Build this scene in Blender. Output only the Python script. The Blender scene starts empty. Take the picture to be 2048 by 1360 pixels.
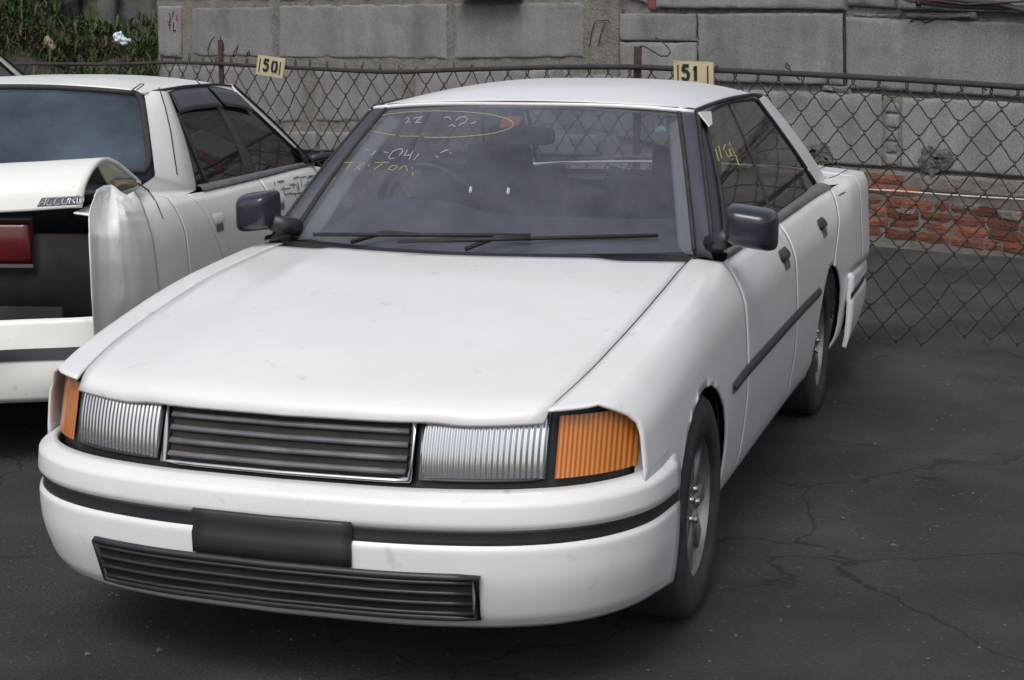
import bpy, bmesh, math, random
from mathutils import Vector, Matrix, noise
random.seed(7)
SC = bpy.context.scene
COL = SC.collection
R = math.radians

# ---------------------------------------------------------------- camera
FPX, PITCH, EYE = 3300.0, 0.178, 1.52          # focal length in photo pixels, downward pitch, eye height
cd = bpy.data.cameras.new('camera')
cam = bpy.data.objects.new('camera', cd)
COL.objects.link(cam)
cd.sensor_width = 36.0
cd.lens = FPX / 2048.0 * 36.0
cd.clip_start, cd.clip_end = 0.05, 400.0
cam.location = (0, 0, EYE)
cam.rotation_euler = (math.pi / 2 - PITCH, 0, 0)
SC.camera = cam

# ---------------------------------------------------------------- sky and sun (bright overcast)
SUN_EL, SUN_AZ = R(52), R(200)
world = bpy.data.worlds.new('World')
SC.world = world
world.use_nodes = True
wn, wl = world.node_tree.nodes, world.node_tree.links
wn.clear()
w_out = wn.new('ShaderNodeOutputWorld')
w_bg = wn.new('ShaderNodeBackground')
w_sky = wn.new('ShaderNodeTexSky')
w_sky.sky_type = 'NISHITA'
w_sky.sun_disc = False
w_sky.sun_elevation = SUN_EL
w_sky.sun_rotation = SUN_AZ
w_sky.air_density, w_sky.dust_density, w_sky.ozone_density = 1.2, 4.0, 1.0
w_hs = wn.new('ShaderNodeHueSaturation')
w_hs.inputs['Saturation'].default_value = 0.42
wl.new(w_sky.outputs[0], w_hs.inputs['Color'])
wl.new(w_hs.outputs[0], w_bg.inputs['Color'])
w_bg.inputs['Strength'].default_value = 0.10
wl.new(w_bg.outputs[0], w_out.inputs['Surface'])

sl = bpy.data.lights.new('sun', 'SUN')
sun = bpy.data.objects.new('sun', sl)
COL.objects.link(sun)
sl.energy, sl.angle, sl.color = 0.9, R(28), (1.0, 0.97, 0.93)
sd = Vector((math.sin(SUN_AZ) * math.cos(SUN_EL), math.cos(SUN_AZ) * math.cos(SUN_EL), math.sin(SUN_EL)))
sun.rotation_euler = (-sd).to_track_quat('-Z', 'Y').to_euler()

vs = SC.view_settings
vs.view_transform, vs.look, vs.gamma, vs.use_curve_mapping = 'Standard', 'None', 1.0, False
vs.exposure = 0.45

# ---------------------------------------------------------------- photo geometry helpers
CP, SP = math.cos(PITCH), math.sin(PITCH)
EYEV = Vector((0, 0, EYE))
def ray(px, py):
    x, y = (px - 1024) / FPX, (680 - py) / FPX
    return Vector((x, CP + SP * y, -SP + CP * y))
def proj(w):
    d = w - EYEV
    z = d.y * CP - d.z * SP
    return 1024 + FPX * d.x / z, 680 - FPX * (d.y * SP + d.z * CP) / z
class VPlane:
    """vertical plane through a plan line  Y = y0 + k (X - x0)"""
    def __init__(s, x0, y0, k):
        s.p = Vector((x0, y0, 0))
        s.d = Vector((1, k, 0)).normalized()
        s.n = Vector((s.d.y, -s.d.x, 0))            # towards the camera
    def at(s, px, py, off=0.0):
        r = ray(px, py)
        t = (s.p + s.n * off - EYEV).dot(s.n) / r.dot(s.n)
        return EYEV + r * t
    def sz(s, w):                                    # plane coordinates (along, height)
        return (w - s.p).dot(s.d), w.z
    def pt(s, a, z, off=0.0):
        return s.p + s.d * a + s.n * off + Vector((0, 0, z))
WALL = VPlane(-1.81, 16.0, -0.78)
FENCE = VPlane(-1.73, 10.9, -0.73)

# ---------------------------------------------------------------- object helpers
def tag(o, label=None, cat=None, group=None, kind=None):
    if label: o['label'] = label
    if cat: o['category'] = cat
    if group: o['group'] = group
    if kind: o['kind'] = kind
    return o
def empty(name, loc=(0, 0, 0), rz=0.0):
    o = bpy.data.objects.new(name, None)
    COL.objects.link(o)
    o.location = loc
    o.rotation_euler = (0, 0, rz)
    o.empty_display_size = 0.1
    return o
def mesh_obj(name, vf, mat, parent=None, smooth=True, solid=0.0, bevel=0.0, offset=-1.0):
    v, f = vf
    me = bpy.data.meshes.new(name)
    me.from_pydata([tuple(p) for p in v], [], f)
    me.update()
    o = bpy.data.objects.new(name, me)
    COL.objects.link(o)
    if mat: me.materials.append(mat)
    if smooth:
        for p in me.polygons: p.use_smooth = True
    if parent: o.parent = parent
    if solid:
        m = o.modifiers.new('solid', 'SOLIDIFY'); m.thickness = solid; m.offset = offset
    if bevel:
        m = o.modifiers.new('bevel', 'BEVEL'); m.width = bevel; m.segments = 2; m.limit_method = 'ANGLE'; m.angle_limit = R(40)
    return o
def join(*vfs):
    V, F = [], []
    for v, f in vfs:
        n = len(V); V += list(v); F += [tuple(i + n for i in q) for q in f]
    return V, F
def fpatch(fn, u0, u1, nu, v0, v1, nv, flip=False):
    V, F = [], []
    for i in range(nu + 1):
        for j in range(nv + 1):
            V.append(Vector(fn(u0 + (u1 - u0) * i / nu, v0 + (v1 - v0) * j / nv)))
    w = nv + 1
    for i in range(nu):
        for j in range(nv):
            q = (i * w + j, (i + 1) * w + j, (i + 1) * w + j + 1, i * w + j + 1)
            F.append(q[::-1] if flip else q)
    return V, F
def box(c, s, rot=None):
    c = Vector(c); V = []
    for x in (-.5, .5):
        for y in (-.5, .5):
            for z in (-.5, .5):
                p = Vector((x * s[0], y * s[1], z * s[2]))
                if rot: p = rot @ p
                V.append(c + p)
    return V, [(0, 1, 3, 2), (4, 6, 7, 5), (0, 4, 5, 1), (2, 3, 7, 6), (0, 2, 6, 4), (1, 5, 7, 3)]
def tube(pts, r, n=6, caps=True, flat=None):
    pts = [Vector(p) for p in pts]
    V, F = [], []
    up = Vector((0, 0, 1))
    for i, p in enumerate(pts):
        t = (pts[min(i + 1, len(pts) - 1)] - pts[max(i - 1, 0)])
        t = t.normalized() if t.length > 1e-9 else Vector((0, 0, 1))
        a = t.cross(up)
        if a.length < 1e-3: a = t.cross(Vector((0, 1, 0)))
        a.normalize(); b = t.cross(a)
        rr = r[i] if isinstance(r, (list, tuple)) else r
        for k in range(n):
            th = 2 * math.pi * k / n
            V.append(p + a * (rr * math.cos(th)) + b * (rr * math.sin(th) * (flat or 1)))
    for i in range(len(pts) - 1):
        for k in range(n):
            k2 = (k + 1) % n
            F.append((i * n + k, i * n + k2, (i + 1) * n + k2, (i + 1) * n + k))
    if caps:
        F.append(tuple(range(n))[::-1]); F.append(tuple(range((len(pts) - 1) * n, len(pts) * n)))
    return V, F
def prism(poly, fn, d0, d1):
    """extrude a flat outline; fn(a, b, d) -> point"""
    n = len(poly)
    V = [Vector(fn(a, b, d0)) for a, b in poly] + [Vector(fn(a, b, d1)) for a, b in poly]
    F = [tuple(range(n)), tuple(range(n, 2 * n))[::-1]] + [(i, i + n, (i + 1) % n + n, (i + 1) % n) for i in range(n)]
    return V, F
def itp(tab):
    """smooth interpolation through (t, value) pairs"""
    xs = [a for a, _ in tab]; ys = [b for _, b in tab]
    n = len(xs)
    dl = [(ys[i + 1] - ys[i]) / (xs[i + 1] - xs[i]) for i in range(n - 1)]
    m = [dl[0]] + [0 if dl[i - 1] * dl[i] <= 0 else 2 * dl[i - 1] * dl[i] / (dl[i - 1] + dl[i]) for i in range(1, n - 1)] + [dl[-1]]
    def f(t):
        if t <= xs[0]: return ys[0] + m[0] * (t - xs[0])
        if t >= xs[-1]: return ys[-1] + m[-1] * (t - xs[-1])
        i = 0
        while t > xs[i + 1]: i += 1
        h = xs[i + 1] - xs[i]; s = (t - xs[i]) / h
        return ((1 + 2 * s) * (1 - s) ** 2 * ys[i] + s * (1 - s) ** 2 * h * m[i] + s * s * (3 - 2 * s) * ys[i + 1] + s * s * (s - 1) * h * m[i + 1])
    return f
def lerp(a, b, t): return Vector(a) * (1 - t) + Vector(b) * t
def hit(fn, M, px, py, u, v):
    """surface parameters whose point is seen at a photo pixel"""
    def e(u, v):
        q = proj(M @ Vector(fn(u, v))); return q[0] - px, q[1] - py
    for _ in range(25):
        a = e(u, v); h = 1e-4
        bu, bv = e(u + h, v), e(u, v + h)
        j11, j21, j12, j22 = (bu[0] - a[0]) / h, (bu[1] - a[1]) / h, (bv[0] - a[0]) / h, (bv[1] - a[1]) / h
        d = j11 * j22 - j12 * j21
        if abs(d) < 1e-9: break
        du, dv = -(a[0] * j22 - a[1] * j12) / d, -(j11 * a[1] - j21 * a[0]) / d
        k = min(1.0, .3 / max(1e-9, abs(du), abs(dv)))
        u += du * k; v += dv * k
    return u, v

# ---------------------------------------------------------------- materials
def new_mat(name):
    m = bpy.data.materials.new(name); m.use_nodes = True
    nt = m.node_tree; nt.nodes.clear()
    out = nt.nodes.new('ShaderNodeOutputMaterial')
    return m, nt, out
def N(nt, t, **kw):
    n = nt.nodes.new(t)
    for k, v in kw.items():
        if k in n.inputs: n.inputs[k].default_value = v
        else: setattr(n, k, v)
    return n
def surf(name, c1, c2=None, scale=8.0, rough=0.6, metal=0.0, coat=0.0, bump=0.0, bscale=40.0, detail=6.0, lo=.35, hi=.65,
         spec=0.5, rnd=0.0, c3=None, s3=60.0, lo3=.55, hi3=.75, coord='Object', stretch=None, rvar=0.0, speck=0.0):
    """principled material: two-colour noise, optional third colour as specks, bump, per-object variation"""
    m, nt, out = new_mat(name); L = nt.links.new
    b = N(nt, 'ShaderNodeBsdfPrincipled'); L(b.outputs[0], out.inputs[0])
    b.inputs['Roughness'].default_value = rough; b.inputs['Metallic'].default_value = metal
    b.inputs['Coat Weight'].default_value = coat; b.inputs['Specular IOR Level'].default_value = spec
    b.inputs['Coat Roughness'].default_value = .12
    tc = N(nt, 'ShaderNodeTexCoord'); src = tc.outputs[coord]
    oi = N(nt, 'ShaderNodeObjectInfo')
    if rnd:
        ad = N(nt, 'ShaderNodeVectorMath', operation='MULTIPLY_ADD')
        cx = N(nt, 'ShaderNodeCombineXYZ')
        for k in range(3): L(oi.outputs['Random'], cx.inputs[k])
        L(cx.outputs[0], ad.inputs[0]); ad.inputs[1].default_value = (37, 19, 53); L(src, ad.inputs[2]); src = ad.outputs[0]
    if stretch:
        mp = N(nt, 'ShaderNodeMapping'); mp.inputs['Scale'].default_value = stretch; L(src, mp.inputs[0]); src2 = mp.outputs[0]
    else: src2 = src
    col = None
    if c2:
        nz = N(nt, 'ShaderNodeTexNoise', Scale=scale, Detail=detail, Roughness=.6); L(src2, nz.inputs['Vector'])
        mr = N(nt, 'ShaderNodeMapRange'); mr.inputs[1].default_value = lo; mr.inputs[2].default_value = hi; L(nz.outputs[0], mr.inputs[0])
        mx = N(nt, 'ShaderNodeMix', data_type='RGBA'); L(mr.outputs[0], mx.inputs[0])
        mx.inputs[6].default_value = (*c1, 1); mx.inputs[7].default_value = (*c2, 1); col = mx.outputs[2]
        if rvar:
            ma = N(nt, 'ShaderNodeMath', operation='MULTIPLY_ADD'); L(mr.outputs[0], ma.inputs[0]); ma.inputs[1].default_value = rvar; ma.inputs[2].default_value = rough
            L(ma.outputs[0], b.inputs['Roughness'])
    else:
        cc = N(nt, 'ShaderNodeRGB'); cc.outputs[0].default_value = (*c1, 1); col = cc.outputs[0]
    if c3:
        nz = N(nt, 'ShaderNodeTexNoise', Scale=s3, Detail=4.0); L(src, nz.inputs['Vector'])
        mr = N(nt, 'ShaderNodeMapRange'); mr.inputs[1].default_value = lo3; mr.inputs[2].default_value = hi3; L(nz.outputs[0], mr.inputs[0])
        mx = N(nt, 'ShaderNodeMix', data_type='RGBA'); L(mr.outputs[0], mx.inputs[0]); L(col, mx.inputs[6]); mx.inputs[7].default_value = (*c3, 1); col = mx.outputs[2]
    if speck:                                       # pores and grains
        nz = N(nt, 'ShaderNodeTexNoise', Scale=95.0, Detail=3.0, Roughness=.7); L(src, nz.inputs['Vector'])
        mr = N(nt, 'ShaderNodeMapRange'); mr.inputs[1].default_value = .3; mr.inputs[2].default_value = .7; mr.inputs[3].default_value = 1 - speck; mr.inputs[4].default_value = 1 + speck; L(nz.outputs[0], mr.inputs[0])
        hv = N(nt, 'ShaderNodeHueSaturation'); L(col, hv.inputs['Color']); L(mr.outputs[0], hv.inputs['Value']); col = hv.outputs[0]
        st_ = N(nt, 'ShaderNodeMapping'); st_.inputs['Scale'].default_value = (7, 7, .5); L(src, st_.inputs[0])     # rain streaks
        nz = N(nt, 'ShaderNodeTexNoise', Scale=1.0, Detail=5.0); L(st_.outputs[0], nz.inputs['Vector'])
        mr = N(nt, 'ShaderNodeMapRange'); mr.inputs[1].default_value = .3; mr.inputs[2].default_value = .7; mr.inputs[3].default_value = .88; mr.inputs[4].default_value = 1.1; L(nz.outputs[0], mr.inputs[0])
        hv = N(nt, 'ShaderNodeHueSaturation'); L(col, hv.inputs['Color']); L(mr.outputs[0], hv.inputs['Value']); col = hv.outputs[0]
    if rnd:
        hs = N(nt, 'ShaderNodeHueSaturation'); L(col, hs.inputs['Color'])
        mr = N(nt, 'ShaderNodeMapRange'); mr.inputs[3].default_value = 1 - rnd; mr.inputs[4].default_value = 1 + rnd; L(oi.outputs['Random'], mr.inputs[0]); L(mr.outputs[0], hs.inputs['Value'])
        col = hs.outputs[0]
    L(col, b.inputs['Base Color'])
    if bump:
        nz = N(nt, 'ShaderNodeTexNoise', Scale=bscale, Detail=8.0, Roughness=.65); L(src, nz.inputs['Vector'])
        bp = N(nt, 'ShaderNodeBump', Strength=bump, Distance=.02); L(nz.outputs[0], bp.inputs['Height']); L(bp.outputs[0], b.inputs['Normal'])
    return m
def glass(name, tint, dust=.05, dustcol=(.45, .45, .45), refl=1.0, rough=.02):
    """thin tinted pane: clear transmission, Fresnel reflection and a diffuse film of dust and haze"""
    m, nt, out = new_mat(name); L = nt.links.new
    tr = N(nt, 'ShaderNodeBsdfTransparent', Color=(*tint, 1)); gl = N(nt, 'ShaderNodeBsdfGlossy', Roughness=rough); df = N(nt, 'ShaderNodeBsdfDiffuse', Color=(*dustcol, 1))
    tc = N(nt, 'ShaderNodeTexCoord')
    nz = N(nt, 'ShaderNodeTexNoise', Scale=2.2, Detail=8.0, Roughness=.7); L(tc.outputs['Object'], nz.inputs['Vector'])
    mr = N(nt, 'ShaderNodeMapRange'); mr.inputs[1].default_value = .3; mr.inputs[2].default_value = .75; mr.inputs[3].default_value = dust * .4; mr.inputs[4].default_value = dust * 1.7; L(nz.outputs[0], mr.inputs[0])
    m1 = N(nt, 'ShaderNodeMixShader'); L(mr.outputs[0], m1.inputs[0]); L(tr.outputs[0], m1.inputs[1]); L(df.outputs[0], m1.inputs[2])
    fr = N(nt, 'ShaderNodeFresnel'); ge = N(nt, 'ShaderNodeNewGeometry'); io = N(nt, 'ShaderNodeMath', operation='MULTIPLY_ADD'); L(ge.outputs['Backfacing'], io.inputs[0]); io.inputs[1].default_value = -.8333; io.inputs[2].default_value = 1.5; L(io.outputs[0], fr.inputs['IOR']); ml = N(nt, 'ShaderNodeMath', operation='MULTIPLY'); L(fr.outputs[0], ml.inputs[0]); ml.inputs[1].default_value = refl
    m2 = N(nt, 'ShaderNodeMixShader'); L(ml.outputs[0], m2.inputs[0]); L(m1.outputs[0], m2.inputs[1]); L(gl.outputs[0], m2.inputs[2]); L(m2.outputs[0], out.inputs[0])
    return m
M = {}
M['white'] = surf('white_paint', (.76, .765, .785), (.70, .70, .715), 2.5, .30, coat=.35, c3=(.40, .37, .33), s3=16, lo3=.66, hi3=.9, rvar=.12)
M['cream'] = surf('aged_white_paint', (.78, .793, .765), (.71, .722, .695), 2.5, .34, coat=.25, c3=(.36, .32, .26), s3=18, lo3=.66, hi3=.9, rvar=.15)
M['yellowed'] = surf('yellowed_white_paint', (.66, .65, .52), (.58, .57, .45), 3, .4, coat=.2)
M['black'] = surf('black_plastic', (.018, .019, .024), (.03, .03, .036), 6, .42, spec=.5)
M['mirror_black'] = surf('black_paint', (.012, .014, .024), (.02, .022, .032), 4, .25, coat=.3)
M['pillar'] = surf('charcoal_pillar_paint', (.035, .04, .055), (.05, .055, .07), 8, .38, coat=.2)
M['rubber'] = surf('rubber', (.014, .014, .015), (.03, .029, .028), 30, .7)
M['smoke'] = surf('smoked_plastic_visor', (.026, .028, .034), (.036, .039, .046), 5, .38)
M['trim'] = surf('grey_trim', (.10, .10, .115), (.16, .16, .17), 12, .45)
M['visor'] = surf('pale_grey_trim', (.22, .225, .24), (.30, .30, .31), 12, .4)
M['chrome'] = surf('chrome', (.6, .6, .62), None, rough=.18, metal=1.0)
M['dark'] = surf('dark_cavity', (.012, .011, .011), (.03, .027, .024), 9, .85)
M['interior'] = surf('grey_cloth', (.05, .053, .062), (.075, .078, .088), 30, .9, bump=.2, bscale=200)
M['interior_dark'] = surf('dark_dashboard', (.04, .042, .052), (.055, .056, .065), 10, .75, bump=.15, bscale=300)
M['headliner'] = surf('headliner', (.30, .29, .28), (.25, .245, .24), 20, .95)
M['glass_ws'] = glass('windscreen_glass', (.68, .72, .77), .19, (.30, .325, .395))  # film colour mixes dust with a painted haze of reflected sky
M['glass_side'] = glass('side_glass', (.46, .43, .37), .07, (.34, .31, .27))
M['glass_rear'] = glass('rear_glass', (.62, .66, .66), .05, (.40, .40, .42))
M['glass_acc'] = glass('dark_tinted_glass', (.09, .105, .105), .05, (.34, .34, .36))
M['glass_acc_rear'] = glass('bluish_rear_glass', (.30, .39, .49), .20, (.22, .29, .40))  # bluish tint under a bluish diffuse film
M['mirror'] = surf('mirror_silver', (.75, .77, .8), None, rough=.04, metal=1.0)
M['lens'] = surf('headlamp_lens', (.45, .47, .48), (.35, .36, .38), 30, .12, coat=.6, metal=.5)
def fluted(name, base, rough, metal, sc):
    m = surf(name, base, None, rough=rough, metal=metal, coat=.8)
    nt = m.node_tree; b = [n for n in nt.nodes if n.type == 'BSDF_PRINCIPLED'][0]
    tc = N(nt, 'ShaderNodeTexCoord'); wv = N(nt, 'ShaderNodeTexWave', Scale=sc, Distortion=.0); wv.bands_direction = 'X'
    nt.links.new(tc.outputs['Object'], wv.inputs['Vector'])
    bp = N(nt, 'ShaderNodeBump', Strength=.5, Distance=.006); nt.links.new(wv.outputs['Fac'], bp.inputs['Height']); nt.links.new(bp.outputs[0], b.inputs['Normal'])
    return m
M['lens'] = fluted('headlamp_lens', (.62, .64, .66), .14, .85, 26)
M['amber'] = surf('amber_lens', (.65, .22, .02), (.5, .16, .02), 30, .2, coat=.5)
M['amber'] = fluted('amber_lens', (.55, .17, .02), .18, .0, 34)
M['red_lens'] = surf('red_lens', (.10, .007, .010), (.07, .006, .008), 20, .22, coat=.4)
M['tyre'] = surf('tyre', (.02, .02, .02), (.045, .042, .038), 14, .85, bump=.3, bscale=90)
M['rim'] = surf('steel_rim', (.33, .33, .34), (.22, .21, .2), 10, .45, metal=.6)
M['chalk_w'] = surf('white_chalk', (.44, .46, .51), None, rough=.95)
M['chalk_y'] = surf('yellow_chalk', (.36, .345, .20), None, rough=.95)
M['chalk_y2'] = surf('bright_yellow_chalk', (.50, .43, .12), None, rough=.95)
M['sticker_r'] = surf('orange_sticker', (.26, .06, .045), (.34, .14, .10), 60, .7)
M['sticker_b'] = surf('blue_sticker', (.06, .14, .22), (.30, .33, .30), 90, .6)
M['paper'] = surf('white_paper', (.75, .75, .72), None, rough=.9)
M['rust'] = surf('rusty_steel', (.036, .024, .020), (.075, .04, .027), 25, .85, bump=.4, bscale=120, c3=(.03, .025, .024), s3=40)
M['rail'] = surf('rusty_pipe', (.022, .019, .021), (.042, .031, .028), 14, .75, bump=.3, bscale=120)
M['wire'] = surf('rusty_wire', (.028, .022, .021), (.05, .035, .029), 20, .8)
M['rust_stain'] = surf('brown_peeled_paint', (.22, .17, .12), (.10, .075, .055), 60, .9)
M['concrete'] = surf('block_concrete', (.190, .190, .193), (.252, .251, .253), 1.7, .95, bump=.55, bscale=150, rnd=.10, c3=(.135, .132, .128), s3=3.2, lo3=.50, hi3=.80, speck=.35, detail=12, lo=.3, hi=.7)
M['mortar'] = surf('brown_mortar', (.155, .143, .128), (.205, .190, .172), 6, .95, bump=1.0, bscale=38, c3=(.10, .09, .08), s3=30, lo3=.58, hi3=.75, speck=.3)
M['broken'] = surf('broken_concrete', (.14, .135, .13), (.23, .222, .215), 22, .95, bump=1.0, bscale=45)
M['rubble'] = surf('dark_broken_concrete', (.075, .072, .068), (.16, .155, .15), 16, .95, bump=1.0, bscale=60)
M['brick'] = surf('red_brick', (.165, .056, .036), (.27, .098, .054), 5, .92, bump=1.0, bscale=60, rnd=.45, c3=(.10, .045, .035), s3=20, lo3=.5, hi3=.75)
M['pale_pipe'] = surf('pale_pipe', (.55, .53, .48), (.40, .37, .32), 12, .7)
M['sign'] = surf('tan_sign_board', (.47, .415, .275), (.40, .345, .215), 14, .8, c3=(.24, .15, .08), s3=26, lo3=.60, hi3=.85)
M['sign_ink'] = surf('black_stencil_paint', (.015, .014, .013), None, rough=.8)
M['asphalt'] = surf('yard_ground', (.036, .036, .039), (.066, .064, .062), 1.1, .92, bump=1.0, bscale=85, c3=(.13, .125, .115), s3=70, lo3=.60, hi3=.72, detail=14)
M['soil'] = surf('dark_soil', (.028, .026, .02), (.055, .048, .036), 4, .98, bump=1.0, bscale=18)
M['weed'] = surf('weed_leaves', (.020, .048, .010), (.052, .090, .022), 1.6, .8, c3=(.06, .046, .030), s3=2.2, lo3=.48, hi3=.62)  # greens kept dark to paint in the deeper shade over the bank
M['old_concrete'] = surf('old_grey_concrete', (.07, .07, .072), (.13, .13, .128), 2, .95, bump=.6, bscale=30, c3=(.022, .03, .016), s3=2.2, lo3=.45, hi3=.6)
M['plastic_bag'] = surf('white_plastic_bag', (.72, .76, .80), (.55, .66, .72), 20, .4)
M['carton'] = surf('dirty_carton', (.33, .27, .24), (.22, .17, .15), 20, .9)
M['cable'] = surf('black_cable', (.02, .021, .024), (.05, .042, .036), 10, .7)
M['red_paint'] = surf('faded_red_paint', (.19, .055, .05), None, rough=.9)

# ================================================================= GROUND
def asphalt_mat():
    m = M['asphalt']; nt = m.node_tree; L = nt.links.new
    b = [n for n in nt.nodes if n.type == 'BSDF_PRINCIPLED'][0]
    old = b.inputs['Base Color'].links[0].from_socket
    tc = N(nt, 'ShaderNodeTexCoord'); wp = N(nt, 'ShaderNodeTexNoise', Scale=3.0, Detail=6.0); L(tc.outputs['Object'], wp.inputs['Vector'])
    ad = N(nt, 'ShaderNodeMix', data_type='RGBA', blend_type='ADD'); ad.inputs[0].default_value = .35; L(tc.outputs['Object'], ad.inputs[6]); L(wp.outputs['Color'], ad.inputs[7])
    vo = N(nt, 'ShaderNodeTexVoronoi', Scale=.75, feature='DISTANCE_TO_EDGE'); L(ad.outputs[2], vo.inputs['Vector'])
    mr = N(nt, 'ShaderNodeMapRange'); mr.inputs[1].default_value = .0015; mr.inputs[2].default_value = .007; mr.inputs[3].default_value = .4; mr.inputs[4].default_value = 1.0; L(vo.outputs['Distance'], mr.inputs[0])
    st = N(nt, 'ShaderNodeTexNoise', Scale=.55, Detail=7.0, Roughness=.6); L(tc.outputs['Object'], st.inputs['Vector'])
    m2 = N(nt, 'ShaderNodeMapRange'); m2.inputs[1].default_value = .35; m2.inputs[2].default_value = .65; m2.inputs[3].default_value = .62; m2.inputs[4].default_value = 1.25; L(st.outputs[0], m2.inputs[0])
    ml = N(nt, 'ShaderNodeMath', operation='MULTIPLY'); L(mr.outputs[0], ml.inputs[0]); L(m2.outputs[0], ml.inputs[1])
    hs = N(nt, 'ShaderNodeHueSaturation'); L(old, hs.inputs['Color']); L(ml.outputs[0], hs.inputs['Value']); L(hs.outputs[0], b.inputs['Base Color'])
asphalt_mat()
def ground_fn(u, v):
    return (u, v, .012 * noise.noise(Vector((u * .7, v * .7, 3))))
g = mesh_obj('ground', fpatch(ground_fn, -60, 60, 120, -30, 90, 120), M['asphalt'])
tag(g, 'dark worn asphalt yard under the parked cars', kind='structure')

V, F = [], []
rg = random.Random(21)
for k in range(4200):
    x, y = rg.uniform(-4, 5.5), rg.uniform(2.4, 12.5)
    r_ = rg.uniform(.002, .006) * (1.8 if rg.random() < .04 else 1)
    c = Vector((x, y, .012 * noise.noise(Vector((x * .7, y * .7, 3))) + r_ * .3)); n0 = len(V)
    for d in ((1, 0, 0), (-.9, .2, 0), (.1, 1, 0), (0, -1, .1), (0, .1, .8), (0, 0, -.6)):
        V.append(c + Vector((d[0] * r_ * rg.uniform(.7, 1.4), d[1] * r_ * rg.uniform(.7, 1.4), d[2] * r_)))
    F += [(n0 + a, n0 + b, n0 + e) for a, b, e in ((0, 2, 4), (2, 1, 4), (1, 3, 4), (3, 0, 4), (2, 0, 5), (1, 2, 5), (3, 1, 5), (0, 3, 5))]
o = mesh_obj('gravel', (V, F), surf('gravel_stone', (.07, .068, .065), (.17, .16, .15), 2.0, .95), None, False)
tag(o, 'loose small stones scattered over the asphalt', kind='stuff')

# ================================================================= BLOCK WALL
wall = empty('concrete_block_wall', WALL.pt(0, 0))
tag(wall, 'grey wall of large concrete blocks with rough mortar and brick below, behind the fence', 'wall')
winv = Matrix.Translation(-wall.location)
def wall_child(name, vf, mat, smooth=True, **k):
    v, f = vf
    return mesh_obj(name, ([p - wall.location for p in v], f), mat, wall, smooth, **k)
def rough_block(q, depth=.35, off=0.0, nu=None, nv=None, chip=.03, seed=0, rough=.004):
    """block with chipped, uneven edges; q = four photo corners TL TR BR BL on the wall's plane"""
    P = [WALL.sz(WALL.at(*c)) for c in q]
    w = abs(P[1][0] - P[0][0]); h = abs(P[0][1] - P[3][1])
    def grid(L_, n_):
        e = [0, .006, .014, .028, .05]
        e = [x / L_ for x in e if x < L_ * .3]
        m = max(3, n_ or min(52, int(L_ / .05)))
        mid = [e[-1] + (1 - 2 * e[-1]) * k / m for k in range(1, m)]
        return e + mid + [1 - x for x in e[::-1]]
    gu, gv = grid(w, nu), grid(h, nv)
    nu, nv = len(gu) - 1, len(gv) - 1
    V, F = [], []
    sd = Vector((seed * 3.7, seed * 1.3, seed * 5.1))
    for i in range(nu + 1):
        for j in range(nv + 1):
            u, v = gu[i], gv[j]
            a = (P[0][0] * (1 - u) + P[1][0] * u) * (1 - v) + (P[3][0] * (1 - u) + P[2][0] * u) * v
            z = (P[0][1] * (1 - u) + P[1][1] * u) * (1 - v) + (P[3][1] * (1 - u) + P[2][1] * u) * v
            eu = min(u, 1 - u) * w; ev = min(v, 1 - v) * h
            n1 = noise.noise(Vector((a * 6, z * 6, 0)) + sd); n2 = noise.noise(Vector((a * 23, z * 23, 4)) + sd); n3 = noise.noise(Vector((a * 60, z * 60, 7)) + sd)
            ed = min(eu, ev)
            k = max(0, 1 - ed / (.012 + .045 * max(0, n1 + .35 * n2)))
            d = rough * (.6 * n2 + .5 * n3) + rough * .8 * noise.noise(Vector((a * 2, z * 2, 9)) + sd) - k * chip * (.35 + .8 * max(0, n2 + .2))
            if i in (0, nu): a += (chip * .9 * max(0, n1 + .5 * n2)) * (1 if i == 0 else -1)
            if j in (0, nv): z += (chip * .9 * max(0, n1 + .6 * n2)) * (-1 if j == 0 else 1)
            V.append(WALL.pt(a, z, off + d))
    W1 = nv + 1
    for i in range(nu):
        for j in range(nv):
            F.append((i * W1 + j, i * W1 + j + 1, (i + 1) * W1 + j + 1, (i + 1) * W1 + j))
    rim = [i * W1 for i in range(nu + 1)] + [nu * W1 + j for j in range(1, nv + 1)] + [i * W1 + nv for i in range(nu - 1, -1, -1)] + [j for j in range(nv - 1, 0, -1)]
    n0 = len(V)
    for r_ in rim: V.append(V[r_] - WALL.n * (depth + 0.0))
    m = len(rim)
    for k in range(m):
        k2 = (k + 1) % m
        F.append((rim[k], rim[k2], n0 + k2, n0 + k))
    F.append(tuple(range(n0, n0 + m))[::-1])
    return V, F
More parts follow.
